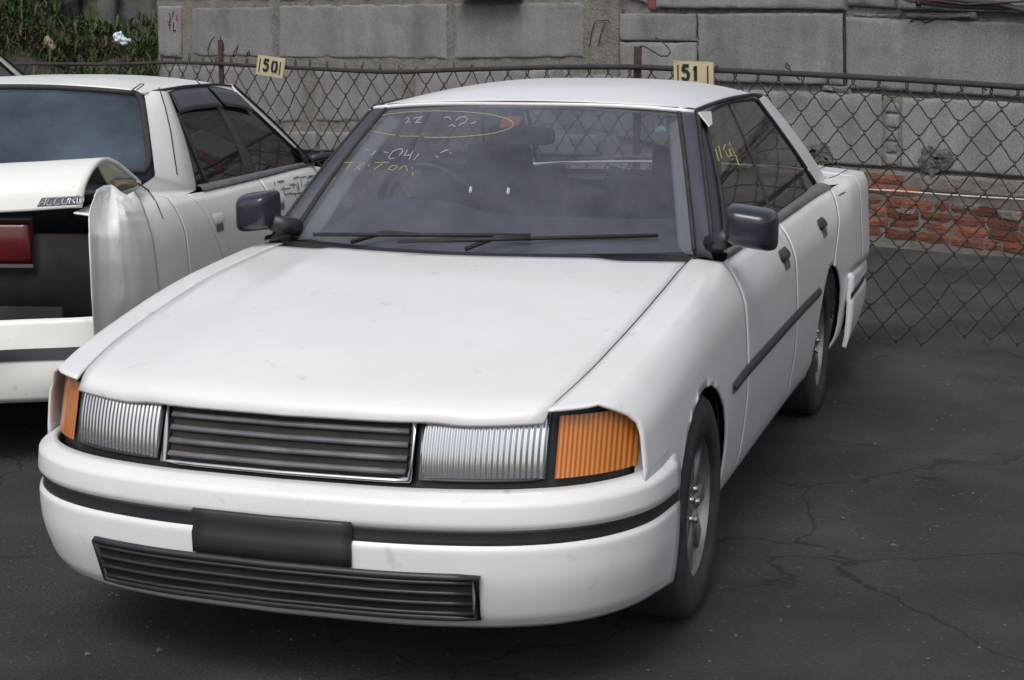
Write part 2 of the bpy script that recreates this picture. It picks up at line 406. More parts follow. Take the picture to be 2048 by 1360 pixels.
BLOCKS = [  # photo corners: x0, x1, top at x0, top at x1, bottom at x0, bottom at x1, projection, chipping
    # course above the frame's top edge
    (312, 540, -112, -110, 0, 2, 0, .02), (556, 905, -110, -112, 2, -2, 0, .02), (914, 1160, -112, -114, -6, -8, 0, .02),
    (1235, 1292, -150, -150, -12, 8, 0, .04), (1312, 1688, -140, -134, 17, 20, .02, .03), (1692, 1789, -134, -132, 14, 18, .0, .05), (1795, 2230, -132, -120, 20, 33, .02, .03),
    # first full course
    (318, 364, 12, 12, 113, 117, .02, .03), (382, 545, 15, 12, 113, 117, 0, .035), (557, 893, 10, 6, 116, 119, .0, .025),
    (909, 1168, 6, 4, 119, 116, .005, .03), (1238, 1392, 27, 27, 81, 82, 0, .012), (1238, 1392, 84, 85, 160, 165, 0, .012),
    (1394, 1687, 27, 25, 164, 171, .005, .025), (1690, 2230, 34, 52, 178, 206, .005, .03),
    # second course
    (322, 604, 131, 134, 241, 245, 0, .03), (628, 806, 140, 140, 244, 247, 0, .035), (828, 1110, 142, 138, 248, 250, 0, .03), (1124, 1440, 140, 172, 250, 318, 0, .03),
    (1448, 1764, 178, 187, 320, 334, .0, .03), (1800, 2050, 193, 205, 336, 356, .0, .03), (2054, 2250, 206, 216, 357, 368, 0, .03),
    (2236, 2700, -120, -108, 34, 50, .0, .03), (2236, 2860, 54, 78, 208, 240, .0, .03), (2256, 2860, 218, 246, 370, 412, 0, .03),
    # third course on the left, standing a little proud
    (322, 640, 262, 263, 299, 302, .06, .02), (646, 900, 263, 265, 302, 305, .06, .02), (904, 1200, 265, 270, 305, 312, .05, .02),
]
for i, (x0, x1, t0, t1, b0, b1, off, ch) in enumerate(BLOCKS):
    wall_child('block', rough_block([(x0, t0), (x1, t1), (x1, b1), (x0, b0)], .34, off, chip=ch * (1.7 if x1 < 1200 else 1.3), seed=i, rough=.006), M['concrete'])
wall_child('joint_filling', rough_block([(1762, 190), (1802, 194), (1802, 336), (1762, 333)], .2, -.012, 8, 24, .02, 59, .012), M['mortar'])
# small filler stones in the upright joint on the right
for i, (x0, x1, t, b) in enumerate([(1767, 1796, 205, 225), (1771, 1797, 229, 254), (1769, 1796, 258, 281), (1772, 1792, 285, 304), (1770, 1794, 308, 329)]):
    wall_child('filler_stone', rough_block([(x0, t), (x1, t + 1), (x1, b + 1), (x0, b)], .25, .0, 6, 5, .02, 60 + i), M['concrete'])
# narrow pier of rubble between the two lengths of wall
wall_child('rubble_pier', rough_block([(1172, -60), (1237, -62), (1237, 122), (1172, 118)], .3, -.02, 12, 26, .03, 77, .016), M['mortar'])
wall_child('red_brick_plug', rough_block([(1294, -60), (1309, -60), (1309, 20), (1294, 19)], .25, -.01, 5, 10, .02, 78), M['red_paint'])
# mortar bed: shallow on the left, deep and dark on the right
def mortar_fn(z_lo, off):
    def f(a, z):
        return WALL.pt(a, z, off + .007 * noise.noise(Vector((a * 5, z * 5, 1))) + .006 * noise.noise(Vector((a * 17, z * 17, 2))) + .004 * noise.noise(Vector((a * 45, z * 45, 2))))
    return f
aL = WALL.sz(WALL.at(314, 60))[0]; aM = WALL.sz(WALL.at(1236, 60))[0]; aR = WALL.sz(WALL.at(2900, 60))[0]
zrow = WALL.sz(WALL.at(600, 300))[1]
wall_child('mortar_bed', fpatch(mortar_fn(0, -.011), aL, aM, 260, zrow - .05, 2.9, 110), M['mortar'], solid=.2, offset=-1)
wall_child('mortar_core', fpatch(mortar_fn(0, -.05), aM + .003, aR, 90, .02, 2.9, 50), M['broken'], solid=.2, offset=-1)
wall_child('mortar_patch', rough_block([(1806, 24), (1955, 20), (1950, 40), (1812, 38)], .06, .0, 26, 7, .05, 91, .012), M['mortar'])
wall_child('mortar_patch', rough_block([(1700, 24), (1800, 26), (1800, 40), (1700, 34)], .08, -.03, 20, 6, .05, 92, .03), M['broken'])
wall_child('mortar_patch', rough_block([(1798, 192), (1830, 196), (1828, 335), (1798, 332)], .10, -.008, 8, 22, .04, 93, .012), M['mortar'])
wall_child('mortar_patch', rough_block([(1640, 168), (1700, 172), (1700, 190), (1640, 182)], .10, -.004, 14, 6, .05, 94, .02), M['broken'])
# lower wall under the left course is a dark recess with a footing
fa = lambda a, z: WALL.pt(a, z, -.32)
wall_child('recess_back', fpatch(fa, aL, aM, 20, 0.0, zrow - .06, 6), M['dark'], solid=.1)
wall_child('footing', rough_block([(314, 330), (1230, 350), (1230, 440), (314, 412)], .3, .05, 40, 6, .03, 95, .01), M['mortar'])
# broken holes at the feet of the right-hand blocks
def hole(cx, cy, rx, ry, seed):
    V, F = [], []
    nr, na = 16, 56
    for i in range(nr + 1):
        for k in range(na):
            t = (i + .2) / (nr + .2); th = 2 * math.pi * k / na
            rr = 1 + .45 * noise.noise(Vector((math.cos(th) * 1.6, math.sin(th) * 1.6, seed))) + .18 * noise.noise(Vector((math.cos(th) * 5, math.sin(th) * 5, seed)))
            p = WALL.at(cx + rx * t * rr * math.cos(th), cy + ry * t * rr * math.sin(th))
            a, z = WALL.sz(p)
            d = .010 * math.sin(t * math.pi) + .013 * noise.noise(Vector((a * 16, z * 16, seed))) + .012 * noise.noise(Vector((a * 42, z * 42, seed)))
            d = d * (1 - t ** 4) + .006
            if i == nr: d = -.03
            V.append(WALL.pt(a, z, d))
    for i in range(nr):
        for k in range(na):
            k2 = (k + 1) % na
            F.append((i * na + k, i * na + k2, (i + 1) * na + k2, (i + 1) * na + k))
    F.append(tuple(range(na))[::-1])
    return V, F
wall_child('broken_corner', hole(1634, 312, 36, 22, 3), M['rubble'], False)
wall_child('broken_corner', hole(1868, 318, 34, 30, 9), M['rubble'], False)
for (cx, cy, rr) in ((1626, 303, 7), (1874, 317, 5), (1652, 318, 4)):  # dark patches on the surface stand in for the shade inside holes
    wall_child('hole_shade_patch', ([WALL.at(cx + rr * math.cos(k * .7) * (1 + .3 * math.sin(k * 2.1)), cy + rr * .7 * math.sin(k * .7), .05) for k in range(9)] + [WALL.at(cx, cy, .02)], [(k, (k + 1) % 9, 9) for k in range(9)]), M['dark'], False)
# thin cracks and form lines
def crack(pts, r=.004, mat='dark', off=.004):
    wall_child('crack', tube([WALL.at(x, y, off) for x, y in pts], r, 4), M[mat], False)
crack([(1688, 22), (1687, 60), (1689, 110), (1688, 168)], .010, off=-.004)
crack([(1396, 47), (1394, 62), (1398, 78), (1395, 118)], .006)
crack([(1196, 90), (1203, 62), (1210, 45)], .004); crack([(1178, 95), (1184, 60), (1190, 42), (1216, 40), (1220, 45)], .004)
crack([(1820, 43), (1835, 36), (1850, 45), (1872, 38), (1890, 40), (1905, 36), (1940, 34)], .006, off=.012)
# red marks daubed on the leftmost block
for pts in ([(338, 26), (341, 36), (337, 50)], [(346, 22), (344, 34)], [(334, 42), (340, 48), (339, 60)], [(347, 45), (346, 62), (351, 60)], [(352, 30), (354, 42)]):
    wall_child('red_mark', tube([WALL.at(x, y, .026) for x, y in pts], .007, 4), M['red_paint'], False)
# bricks under the right-hand blocks
BR = WALL.at(1760, 345)
b_o, b_z = WALL.sz(BR)
e1 = WALL.sz(WALL.at(2040, 371))
slope = (e1[1] - b_z) / (e1[0] - b_o)
def brick_vf(a0, a1, z0, z1, off, seed):
    V, F = [], []
    rnd = random.Random(seed)
    nx, nz = 4, 2
    for i in range(nx + 1):
        for j in range(nz + 1):
            a = a0 + (a1 - a0) * i / nx; z = z0 + (z1 - z0) * j / nz
            e = (i in (0, nx)) + (j in (0, nz))
            a += rnd.uniform(-.004, .004); z += rnd.uniform(-.004, .004)
            V.append(WALL.pt(a, z + slope * (a - b_o), off - (.006 * e if e else 0) + rnd.uniform(-.004, .004)))
    w = nz + 1
    for i in range(nx):
        for j in range(nz): F.append((i * w + j, (i + 1) * w + j, (i + 1) * w + j + 1, i * w + j + 1))
    rim = [i * w for i in range(nx + 1)] + [nx * w + j for j in range(1, nz + 1)] + [i * w + nz for i in range(nx - 1, -1, -1)] + [j for j in range(nz - 1, 0, -1)]
    n0 = len(V); V += [V[r_] - WALL.n * .10 for r_ in rim]; m = len(rim)
    for k in range(m): F.append((rim[k], n0 + k, n0 + (k + 1) % m, rim[(k + 1) % m]))
    return V, F
course_h = .079
nb = 0
patch_a0 = WALL.sz(WALL.at(1846, 350))[0]
for row in range(13):
    zt = b_z - .01 - row * course_h - (.012 if row >= 2 else 0)
    if zt - .07 < .0: break
    a = b_o - 1.1 + (.13 if row % 2 else 0) + random.uniform(-.03, .03)
    while a < b_o + 4.3:
        ln = random.choice((.245, .245, .235, .12))
        if row < 2 and a + ln > patch_a0: break
        wall_child('brick', brick_vf(a, a + ln, zt - .066, zt, -.008 + random.uniform(-.010, .006), nb), M['brick'], False)
        nb += 1
        a += ln + random.uniform(.012, .022)
def brick_mortar(a, z):
    return WALL.pt(a, z + slope * (a - b_o), -.022 + .008 * noise.noise(Vector((a * 14, z * 14, 5))))
wall_child('brick_mortar', fpatch(brick_mortar, b_o - 1.2, b_o + 4.4, 90, -.3, b_z + .02, 20), surf('brick_mortar', (.12, .113, .105), (.17, .16, .15), 12, .95, bump=.6, bscale=60), solid=.1)
for i, q in enumerate(([(1905, 404), (1962, 408), (1958, 424), (1900, 420)], [(1752, 352), (1778, 354), (1776, 366), (1750, 364)], [(1990, 418), (2044, 424), (2040, 446), (1996, 438)], [(1790, 418), (1830, 420), (1826, 432), (1794, 430)])):
    wall_child('mortar_smear', rough_block(q, .05, -.004, 10, 5, .03, 120 + i, .016), M['mortar'])
wall_child('render_patch', rough_block([(1846, 348), (2700, 401), (2700, 446), (1838, 384)], .10, .004, 40, 8, .03, 96, .012), M['mortar'])
# pale pipe along the brickwork
o = mesh_obj('pale_pipe', tube([WALL.at(1700, 377, .06), WALL.at(1795, 382, .06), WALL.at(1900, 390, .06), WALL.at(2045, 399, .06), WALL.at(2220, 410, .06)], .007, 8), M['pale_pipe'])
tag(o, 'thin pale pipe running along the brickwork low on the right', 'pipe')
# iron channel sticking out at the top of the wall, and a bundle of cables
p0, p1 = WALL.at(926, -9, .0), WALL.at(1046, -9, .0)
a0_, z0_ = WALL.sz(p0); a1_ = WALL.sz(p1)[0]
ch = [(0, 0), (.17, 0), (.17, .16), (.15, .16), (.15, .02), (.0, .02)]
V, F = prism([(b, a) for a, b in ch], lambda b, d, s: WALL.pt(a0_ + s, z0_ - .035 + b, d), 0, a1_ - a0_)
o = mesh_obj('iron_channel', (V, F), M['rust'], None, False)
tag(o, 'dark rusty iron channel jutting from the top of the block wall', 'iron channel')
for i, (pts, r, lab) in enumerate([
    ([(1768, -22), (1800, -6), (1850, 6), (1900, 12), (1975, 15), (2040, 16), (2140, 26)], .018, 'lowest thick black cable sagging across the upper right wall'),
    ([(1830, -14), (1880, -4), (1940, 3), (2000, 8), (2060, 24), (2140, 48)], .020, 'thick black cable bending downward at the upper right corner'),
    ([(1790, -10), (1820, 4), (1850, 0), (1880, 2), (1930, 9), (1990, 6), (2060, 2)], .008, 'thin rusty wire tangled among the cables at upper right')]):
    o = mesh_obj('cable', tube([WALL.at(x, y, .10 + .02 * i) for x, y in pts], r, 8), M['cable'] if r > .01 else M['rust'])
    tag(o, lab, 'cable', 'cables across the wall')
o = mesh_obj('iron_bracket', join(tube([WALL.at(1838, -20, .0), WALL.at(1838, 12, .02)], .022, 4), tube([WALL.at(1838, 6, .0), WALL.at(1838, 6, .16)], .014, 4)), M['rust'])
tag(o, 'rusty iron bracket holding the cables at upper right', 'bracket')

# ================================================================= EMBANKMENT WITH WEEDS (left)
def bank_z(x, y):
    t = (y - 13.2) / 7.0
    t = max(0, min(1.0, t)); s = t * t * (3 - 2 * t)
    lf = max(0, min(1, (-5.3 - x * 20.0 / max(y, 12)) / .9))
    return -.02 + (1.62 + .9 * lf) * s + .10 * noise.noise(Vector((x * 2.3, y * 2.3, 7))) * s + .14 * noise.noise(Vector((x * .8, y * .8, 0))) * min(1, t * 5)
bx1 = WALL.at(312, 60).x - .05
def bank_fn(u, v):
    y = 12.0 + 11.0 * v
    wl_ = WALL.p.x + (y - WALL.p.y) / (WALL.d.y / WALL.d.x)      # wall line at this depth
    xe = min(wl_ - .1, -.2165 * y) if y < 17.3 else wl_ - .1 if y < 17.45 else -3.75 + (y - 17.45) * .02
    x = -16 + u * (xe + 16)
    return (x, y, bank_z(x, y))
o = mesh_obj('embankment', fpatch(bank_fn, 0, 1, 70, 0, 1, 60), M['soil'])
tag(o, 'dark earth bank rising behind the fence on the left', kind='structure')
V, F = [], []
rw = random.Random(3)
cnt = 0
while cnt < 60000:
    v = rw.random(); u = .35 + .65 * rw.random()
    p = Vector(bank_fn(u, v))
    q = proj(p)
    if not (-60 < q[0] < 345): continue
    cl = noise.noise(Vector((p.x * 1.7, p.y * 1.7, 5)))
    if cl < -.10 + .45 * rw.random() - .15: continue
    cnt += 1
    h = rw.uniform(.025, .12) * (1 + .7 * max(0, cl)) * (rw.uniform(1.5, 3.2) if rw.random() < .05 else 1); w = rw.uniform(.006, .020)
    th = rw.uniform(0, 6.28); ln = rw.uniform(.1, .9)
    d = Vector((math.cos(th), math.sin(th), 0)); s_ = Vector((-d.y, d.x, 0)) * w
    n0 = len(V)
    mid = p + d * h * ln * .4 + Vector((0, 0, h * .7)); tip = p + d * h * ln + Vector((0, 0, h * rw.uniform(.6, 1.1)))
    V += [p - s_ * .4, p + s_ * .4, mid + s_, mid - s_, tip]
    F += [(n0, n0 + 1, n0 + 2, n0 + 3), (n0 + 3, n0 + 2, n0 + 4)]
o = mesh_obj('weeds', (V, F), M['weed'], None, False)
tag(o, 'green weeds, coloured dark as if in shade, covering the bank behind the fence', kind='stuff')
# old concrete wall standing beyond the bank, with upright ribs
BW = VPlane(-5, 21.0, -.1)
ow = empty('old_concrete_wall', BW.pt(0, 0)); tag(ow, 'dim stained concrete wall with upright ribs above the weedy bank', 'wall')
def ow_child(name, vf, mat): v, f = vf; return mesh_obj(name, ([p - ow.location for p in v], f), mat, ow)
ow_child('wall_panel', fpatch(lambda u, v: BW.pt(u, v, .03 * noise.noise(Vector((u, v, 0)))), -9, 1.2, 60, .5, 5.0, 30), M['old_concrete'])
for x in (80, 150, 222):
    a_ = BW.sz(BW.at(x, 20))[0]
    v, f = box((0, 0, 0), (.20, .18, 4.4)); rz = Matrix.Rotation(math.atan2(BW.d.y, BW.d.x), 3, 'Z')
    ow_child('rib', ([BW.pt(a_, 2.8, .1) + rz @ p for p in v], f), M['concrete'] if x == 222 else M['old_concrete'])
def crumple(name, c, size, mat, seed, flatten=.6):
    rnd = random.Random(seed)
    bm = bmesh.new(); bmesh.ops.create_icosphere(bm, subdivisions=3, radius=1)
    for v in bm.verts:
        k = 1 + .55 * noise.noise(v.co * 1.9 + Vector((seed, 0, 0))) + .3 * noise.noise(v.co * 4.3 + Vector((0, seed, 0)))
        v.co = Vector((v.co.x * size[0] * k, v.co.y * size[1] * k, v.co.z * size[2] * k))
    me = bpy.data.meshes.new(name); bm.to_mesh(me); bm.free(); me.materials.append(mat)
    o = bpy.data.objects.new(name, me); COL.objects.link(o); o.location = c
    return o
def on_bank(px, py):
    r = ray(px, py); t = 10.0
    while t < 26:
        p = EYEV + r * t
        if p.z < bank_z(p.x, p.y): break
        t += .02
    return p
for px, py, sz, mat, lab, cat, nm in (
    (240, 87, (.055, .05, .065), 'plastic_bag', 'crumpled white plastic bag lying upright in the weeds', 'plastic bag', 'plastic_bag'),
    (252, 91, (.075, .05, .045), 'plastic_bag', 'white and blue torn plastic wrapper beside the crumpled bag', 'plastic wrapper', 'plastic_wrapper'),
    (101, 107, (.06, .05, .085), 'carton', 'dirty pinkish carton scrap standing in the weeds', 'carton', 'carton_scrap'),
    (41, 63, (.022, .02, .02), 'paper', 'tiny white paper scrap high in the weeds on the left', 'paper scrap', 'paper_scrap'),
    (307, 91, (.035, .02, .012), 'paper', 'flat white paper scrap in the weeds next to the block wall', 'paper scrap', 'paper_scrap'),
    (189, 82, (.03, .02, .018), 'carton', 'small brownish litter piece in the middle of the weedy bank', 'litter', 'litter_piece')):
    p = on_bank(px, py + 4)
    tag(crumple(nm, p + Vector((0, -.06, sz[2] * .9 + .03)), sz, M[mat], px * .37), lab, cat)

# ================================================================= CHAIN-LINK FENCE
fence = empty('chain_link_fence', FENCE.pt(0, 0))
tag(fence, 'rusty chain-link fence with pipe top rail behind the two white sedans', 'fence')
def fc(name, vf, mat, smooth=True): v, f = vf; return mesh_obj(name, ([p - fence.location for p in v], f), mat, fence, smooth)
RAIL = [(-260, 131), (-60, 130), (40, 128), (240, 128), (340, 125), (437, 127), (510, 132), (600, 136), (700, 141), (780, 144), (900, 140), (1000, 137), (1130, 134), (1272, 134), (1340, 137), (1430, 140), (1560, 146), (1700, 153), (1870, 163), (2048, 175), (2250, 187), (2600, 208), (2900, 226)]
rail_pts = [FENCE.at(x, y, .012) for x, y in RAIL]
rail_z = itp([FENCE.sz(p) for p in rail_pts])
rv = [Vector(FENCE.pt(a, rail_z(a), .012)) for a in [FENCE.sz(rail_pts[0])[0] + k * (FENCE.sz(rail_pts[-1])[0] - FENCE.sz(rail_pts[0])[0]) / 60 for k in range(61)]]
fc('top_rail', tube(rv, [.011 + .004 * min(1, max(0, k - 15) / 25) for k in range(61)], 8), M['rail'])
for px, ytop, off, w in ((437, 80, -.012, .042), (1272, 93, -.015, .046), (-190, 84, -.012, .042), (2150, 130, -.015, .046), (2780, 160, -.015, .046)):
    a_, zt = FENCE.sz(FENCE.at(px, ytop))
    prof = [(-w / 2, 0), (w / 2, 0), (w / 2, -.008), (-w / 2 + .008, -.008), (-w / 2 + .008, -w), (-w / 2, -w)]
    v, f = prism(prof, lambda a, b, d: FENCE.pt(a_ + a, d, off + b), 0, zt)
    fc('post', (v, f), M['rust'], False)
# mesh columns: spacing follows the stretched and squeezed mesh
SPX = itp([(-200, 27), (350, 27), (480, 30), (620, 34), (720, 35.5), (1000, 37.5), (1150, 41.5), (1400, 42), (1500, 43.5), (1600, 49), (1750, 53.5), (1870, 55.5), (2100, 59), (2800, 70)])
cols = [-160.0]
while cols[-1] < 2800: cols.append(cols[-1] + SPX(cols[-1]) / 2)
ca = [FENCE.sz(FENCE.at(x, 145))[0] for x in cols]
SIDE = .104
rj = random.Random(11)
jit = {}
def node(i, r):
    """twist point r of the joint line between wires i-1 and i"""
    if (i, r) not in jit:
        wd = ca[min(i + 1, len(ca) - 1)] - ca[max(i - 1, 0)]
        hh = .0925 + (.080 - .0925) * max(0, min(1, (ca[i] + .2) / 4.2))
        a = ca[i]
        top = rail_z(a) + (.018 if -.9 < a < 1.2 else -.03 if a > 1.9 else .0)
        jit[(i, r)] = (a + rj.gauss(0, .0045) + .012 * noise.noise(Vector((a * 2, r * .35, 0))), top - r * hh * 1.0 + rj.gauss(0, .005), 0)
    return jit[(i, r)]
NR = 19
for i in range(len(ca) - 1):
    pts = []
    for r in range(NR):
        side_i = i if (r + i) % 2 == 0 else i + 1
        # wire i swings between joint line i and joint line i+1
        j = i + ((r + i) % 2)
        a, z, _ = node(j, r)
        if z < .03: break
        sgn = 1 if j > i else -1
        ov = .0045 * sgn
        if pts:
            pa, pz, po = pts[-1]
            for t in (.25, .5, .75):
                bow = .008 * math.sin(t * math.pi) * (1 if (r % 2) else -1)
                pts.append((pa + (a + ov - pa) * t + 0 * bow, pz + (z - pz) * t + .006 * math.sin(2 * math.pi * t), .003 * math.sin(t * math.pi) * sgn))
        pts.append((a + ov, z + .006, -.004 * sgn))
        pts.append((a + ov, z - .006, .004 * sgn))
    if len(pts) < 4: continue
    if ca[i] > -.6:
        pass
    a, z, d = pts[0]
    up = [(a + rj.uniform(-.004, .012), z + rj.uniform(.012, .035), .0)] if True else []
    fc('mesh_wire', tube([FENCE.pt(a, z, .004 + d) for a, z, d in up + pts], .0037, 5), M['wire'])
# loose wire ends
for pts in ([(425, 124), (417, 112), (416, 98), (421, 84), (428, 74)], [(443, 110), (448, 100), (447, 88), (441, 78), (442, 70)],
            [(466, 113), (468, 104), (474, 96), (476, 90)], [(476, 92), (473, 106), (468, 113)], [(494, 114), (495, 106), (498, 101), (499, 112)],
            [(1280, 92), (1290, 93), (1305, 102), (1322, 112), (1335, 112), (1341, 105), (1336, 95), (1322, 82), (1311, 75)],
            [(1573, 126), (1571, 133), (1576, 138), (1580, 134), (1573, 126)], [(1578, 137), (1590, 150), (1600, 160)],
            [(1956, 167), (1966, 176), (1974, 180)], [(1964, 170), (1966, 186), (1972, 178)], [(1430, 136), (1436, 130)]):
    fc('loose_wire', tube([FENCE.at(x, y, .015) for x, y in pts], .0042, 5), M['wire'])

# ---- number boards wired to the rail
def ribbon_digit(strokes, org, ax, ay, w, off, nrm):
    out = []
    for st in strokes:
        P = [org + ax * x + ay * y for x, y in st]
        L_, R_ = [], []
        for i, p in enumerate(P):
            t = (P[min(i + 1, len(P) - 1)] - P[max(0, i - 1)]).normalized()
            n = nrm.cross(t).normalized()
            L_.append(p + n * w * .5 + nrm * off); R_.append(p - n * w * .5 + nrm * off)
        V = L_ + R_; k = len(P)
        V2 = [v - nrm * .0025 for v in V]
        F = [(i, i + 1, k + i + 1, k + i) for i in range(k - 1)] + [(2 * k + i, 2 * k + k + i, 2 * k + k + i + 1, 2 * k + i + 1) for i in range(k - 1)]
        F += [(i, 2 * k + i, 2 * k + i + 1, i + 1) for i in range(k - 1)] + [(k + i, k + i + 1, 3 * k + i + 1, 3 * k + i) for i in range(k - 1)]
        out.append((V + V2, F))
    return join(*out)
ARC = [(math.cos(t), math.sin(t)) for t in [math.pi * k / 10 for k in range(11)]]
D5 = [[(.9, 1.0), (.08, 1.0)], [(.14, .95), (.14, .60)], [(.14, .58), (.4, .66), (.65, .62), (.82, .48), (.82, .25), (.7, .08), (.45, .0), (.2, .03), (.1, .14), (.1, .22)]]
D0 = [[(.42, 1.0), (.2, .9), (.1, .7), (.1, .3), (.2, .1), (.42, .0)], [(.58, 1.0), (.8, .9), (.9, .7), (.9, .3), (.8, .1), (.58, .0)]]
D1 = [[(.52, 1.02), (.52, .0)], [(.3, .70), (.45, .80), (.52, .98)]]
def board(corners, digits, lab, off):
    c = [FENCE.at(x, y, off) for x, y in corners]      # TL TR BR BL
    b = empty('number_board', (c[2] + c[3]) / 2)
    tag(b, lab, 'number board', 'number boards on the fence')
    o_ = b.location
    nrm = (c[1] - c[0]).cross(c[3] - c[0]).normalized()
    if nrm.dot(EYEV - c[0]) < 0: nrm = -nrm
    f_ = [p - o_ for p in c]
    V = [p for p in f_] + [p - nrm * .008 for p in f_]
    mesh_obj('plate', (V, [(0, 3, 2, 1), (4, 5, 6, 7), (0, 1, 5, 4), (1, 2, 6, 5), (2, 3, 7, 6), (3, 0, 4, 7)]), M['sign'], b, False)
    ax = f_[2] - f_[3]; ay = f_[0] - f_[3]
    for st, x0, wd in digits:
        org = f_[3] + ax * x0 + ay * .25
        mesh_obj('digit', ribbon_digit(st, org, ax * wd, ay * .56, ax.length * .078, .004, nrm), M['sign_ink'], b, False)
    for x0 in (.115, .865):
        mesh_obj('wire_slot', ribbon_digit([[(0, 0), (.0, 1)]], f_[3] + ax * x0 + ay * .14, ax, ay * .7, ax.length * .032, .004, nrm), M['rust'], b, False)
    return b
board([(516, 110), (571, 117), (565, 157), (511, 148)], [(D5, .26, .20), (D0, .56, .20)], 'small tan number board reading 50 hung on the fence', .05)
board([(1347, 121), (1426, 124), (1427, 176), (1348, 172)], [(D5, .22, .19), (D1, .46, .19)], 'larger tan number board reading 51 behind the right sedan roof', .05)

# ================================================================= SEDANS
def cut_arches(vf, arches):
    """remove the part of a body side inside the wheel arches and round off the edge"""
    V, F = vf
    ins = set()
    for k, p in enumerate(V):
        for (cy, cz, r) in arches:
            d = math.hypot(p.y - cy, p.z - cz)
            if d < r: ins.add(k)
    F2 = [f for f in F if not all(k in ins for k in f)]
    for f in F2:
        for k in f:
            if k in ins:
                p = V[k]
                for (cy, cz, r) in arches:
                    d = math.hypot(p.y - cy, p.z - cz)
                    if d < r:
                        p.y = cy + (p.y - cy) * r / max(d, 1e-4); p.z = cz + (p.z - cz) * r / max(d, 1e-4)
    return V, F2
def wheel_parts(root, x, y, side, r=.30):
    """wheel with tyre and rim, the wheel part carries them as sub-parts"""
    def ring(prof, n=40):
        V, F = [], []
        m = len(prof)
        for k in range(n):
            th = 2 * math.pi * k / n
            for (rr, xx) in prof: V.append(Vector((xx * side, rr * math.cos(th), rr * math.sin(th))))
        for k in range(n):
            for j in range(m - 1):
                a, b = k * m + j, ((k + 1) % n) * m + j
                F.append((a, b, b + 1, a + 1))
        return V, F
    hub = mesh_obj('wheel', join(ring([(.0, .066), (.06, .06), (.07, .04), (.07, -.10)], 20)), M['rim'], root)
    hub.location = (x, y, r)
    mesh_obj('tyre', ring([(.19, -.09), (.26, -.095), (r - .012, -.085), (r, -.07), (r, .07), (r - .012, .085), (.26, .095), (.19, .09), (.185, .0), (.19, -.09)]), M['tyre'], hub)
    spokes = []
    for k in range(8):
        th = 2 * math.pi * k / 8
        Mx = Matrix.Rotation(th, 3, 'X')
        v, f = box((.05 * side, 0, .12), (.03, .055, .15)); spokes.append(([Mx @ p for p in v], f))
    mesh_obj('rim', join(ring([(.195, .088), (.185, .07), (.176, .03), (.172, -.05)]), *spokes), M['rim'], hub)
    mesh_obj('brake_drum', ring([(.172, -.03), (.12, -.02), (.0, -.02)], 24), M['dark'], hub)
    mesh_obj('wheel_nuts', join(*[tube([(.055 * side, .045 * math.cos(2.1 * k * .6), .045 * math.sin(2.1 * k * .6)), (.078 * side, .045 * math.cos(2.1 * k * .6), .045 * math.sin(2.1 * k * .6))], .010, 6) for k in range(5)]), M['chrome'], hub)['kind'] = 'stuff'

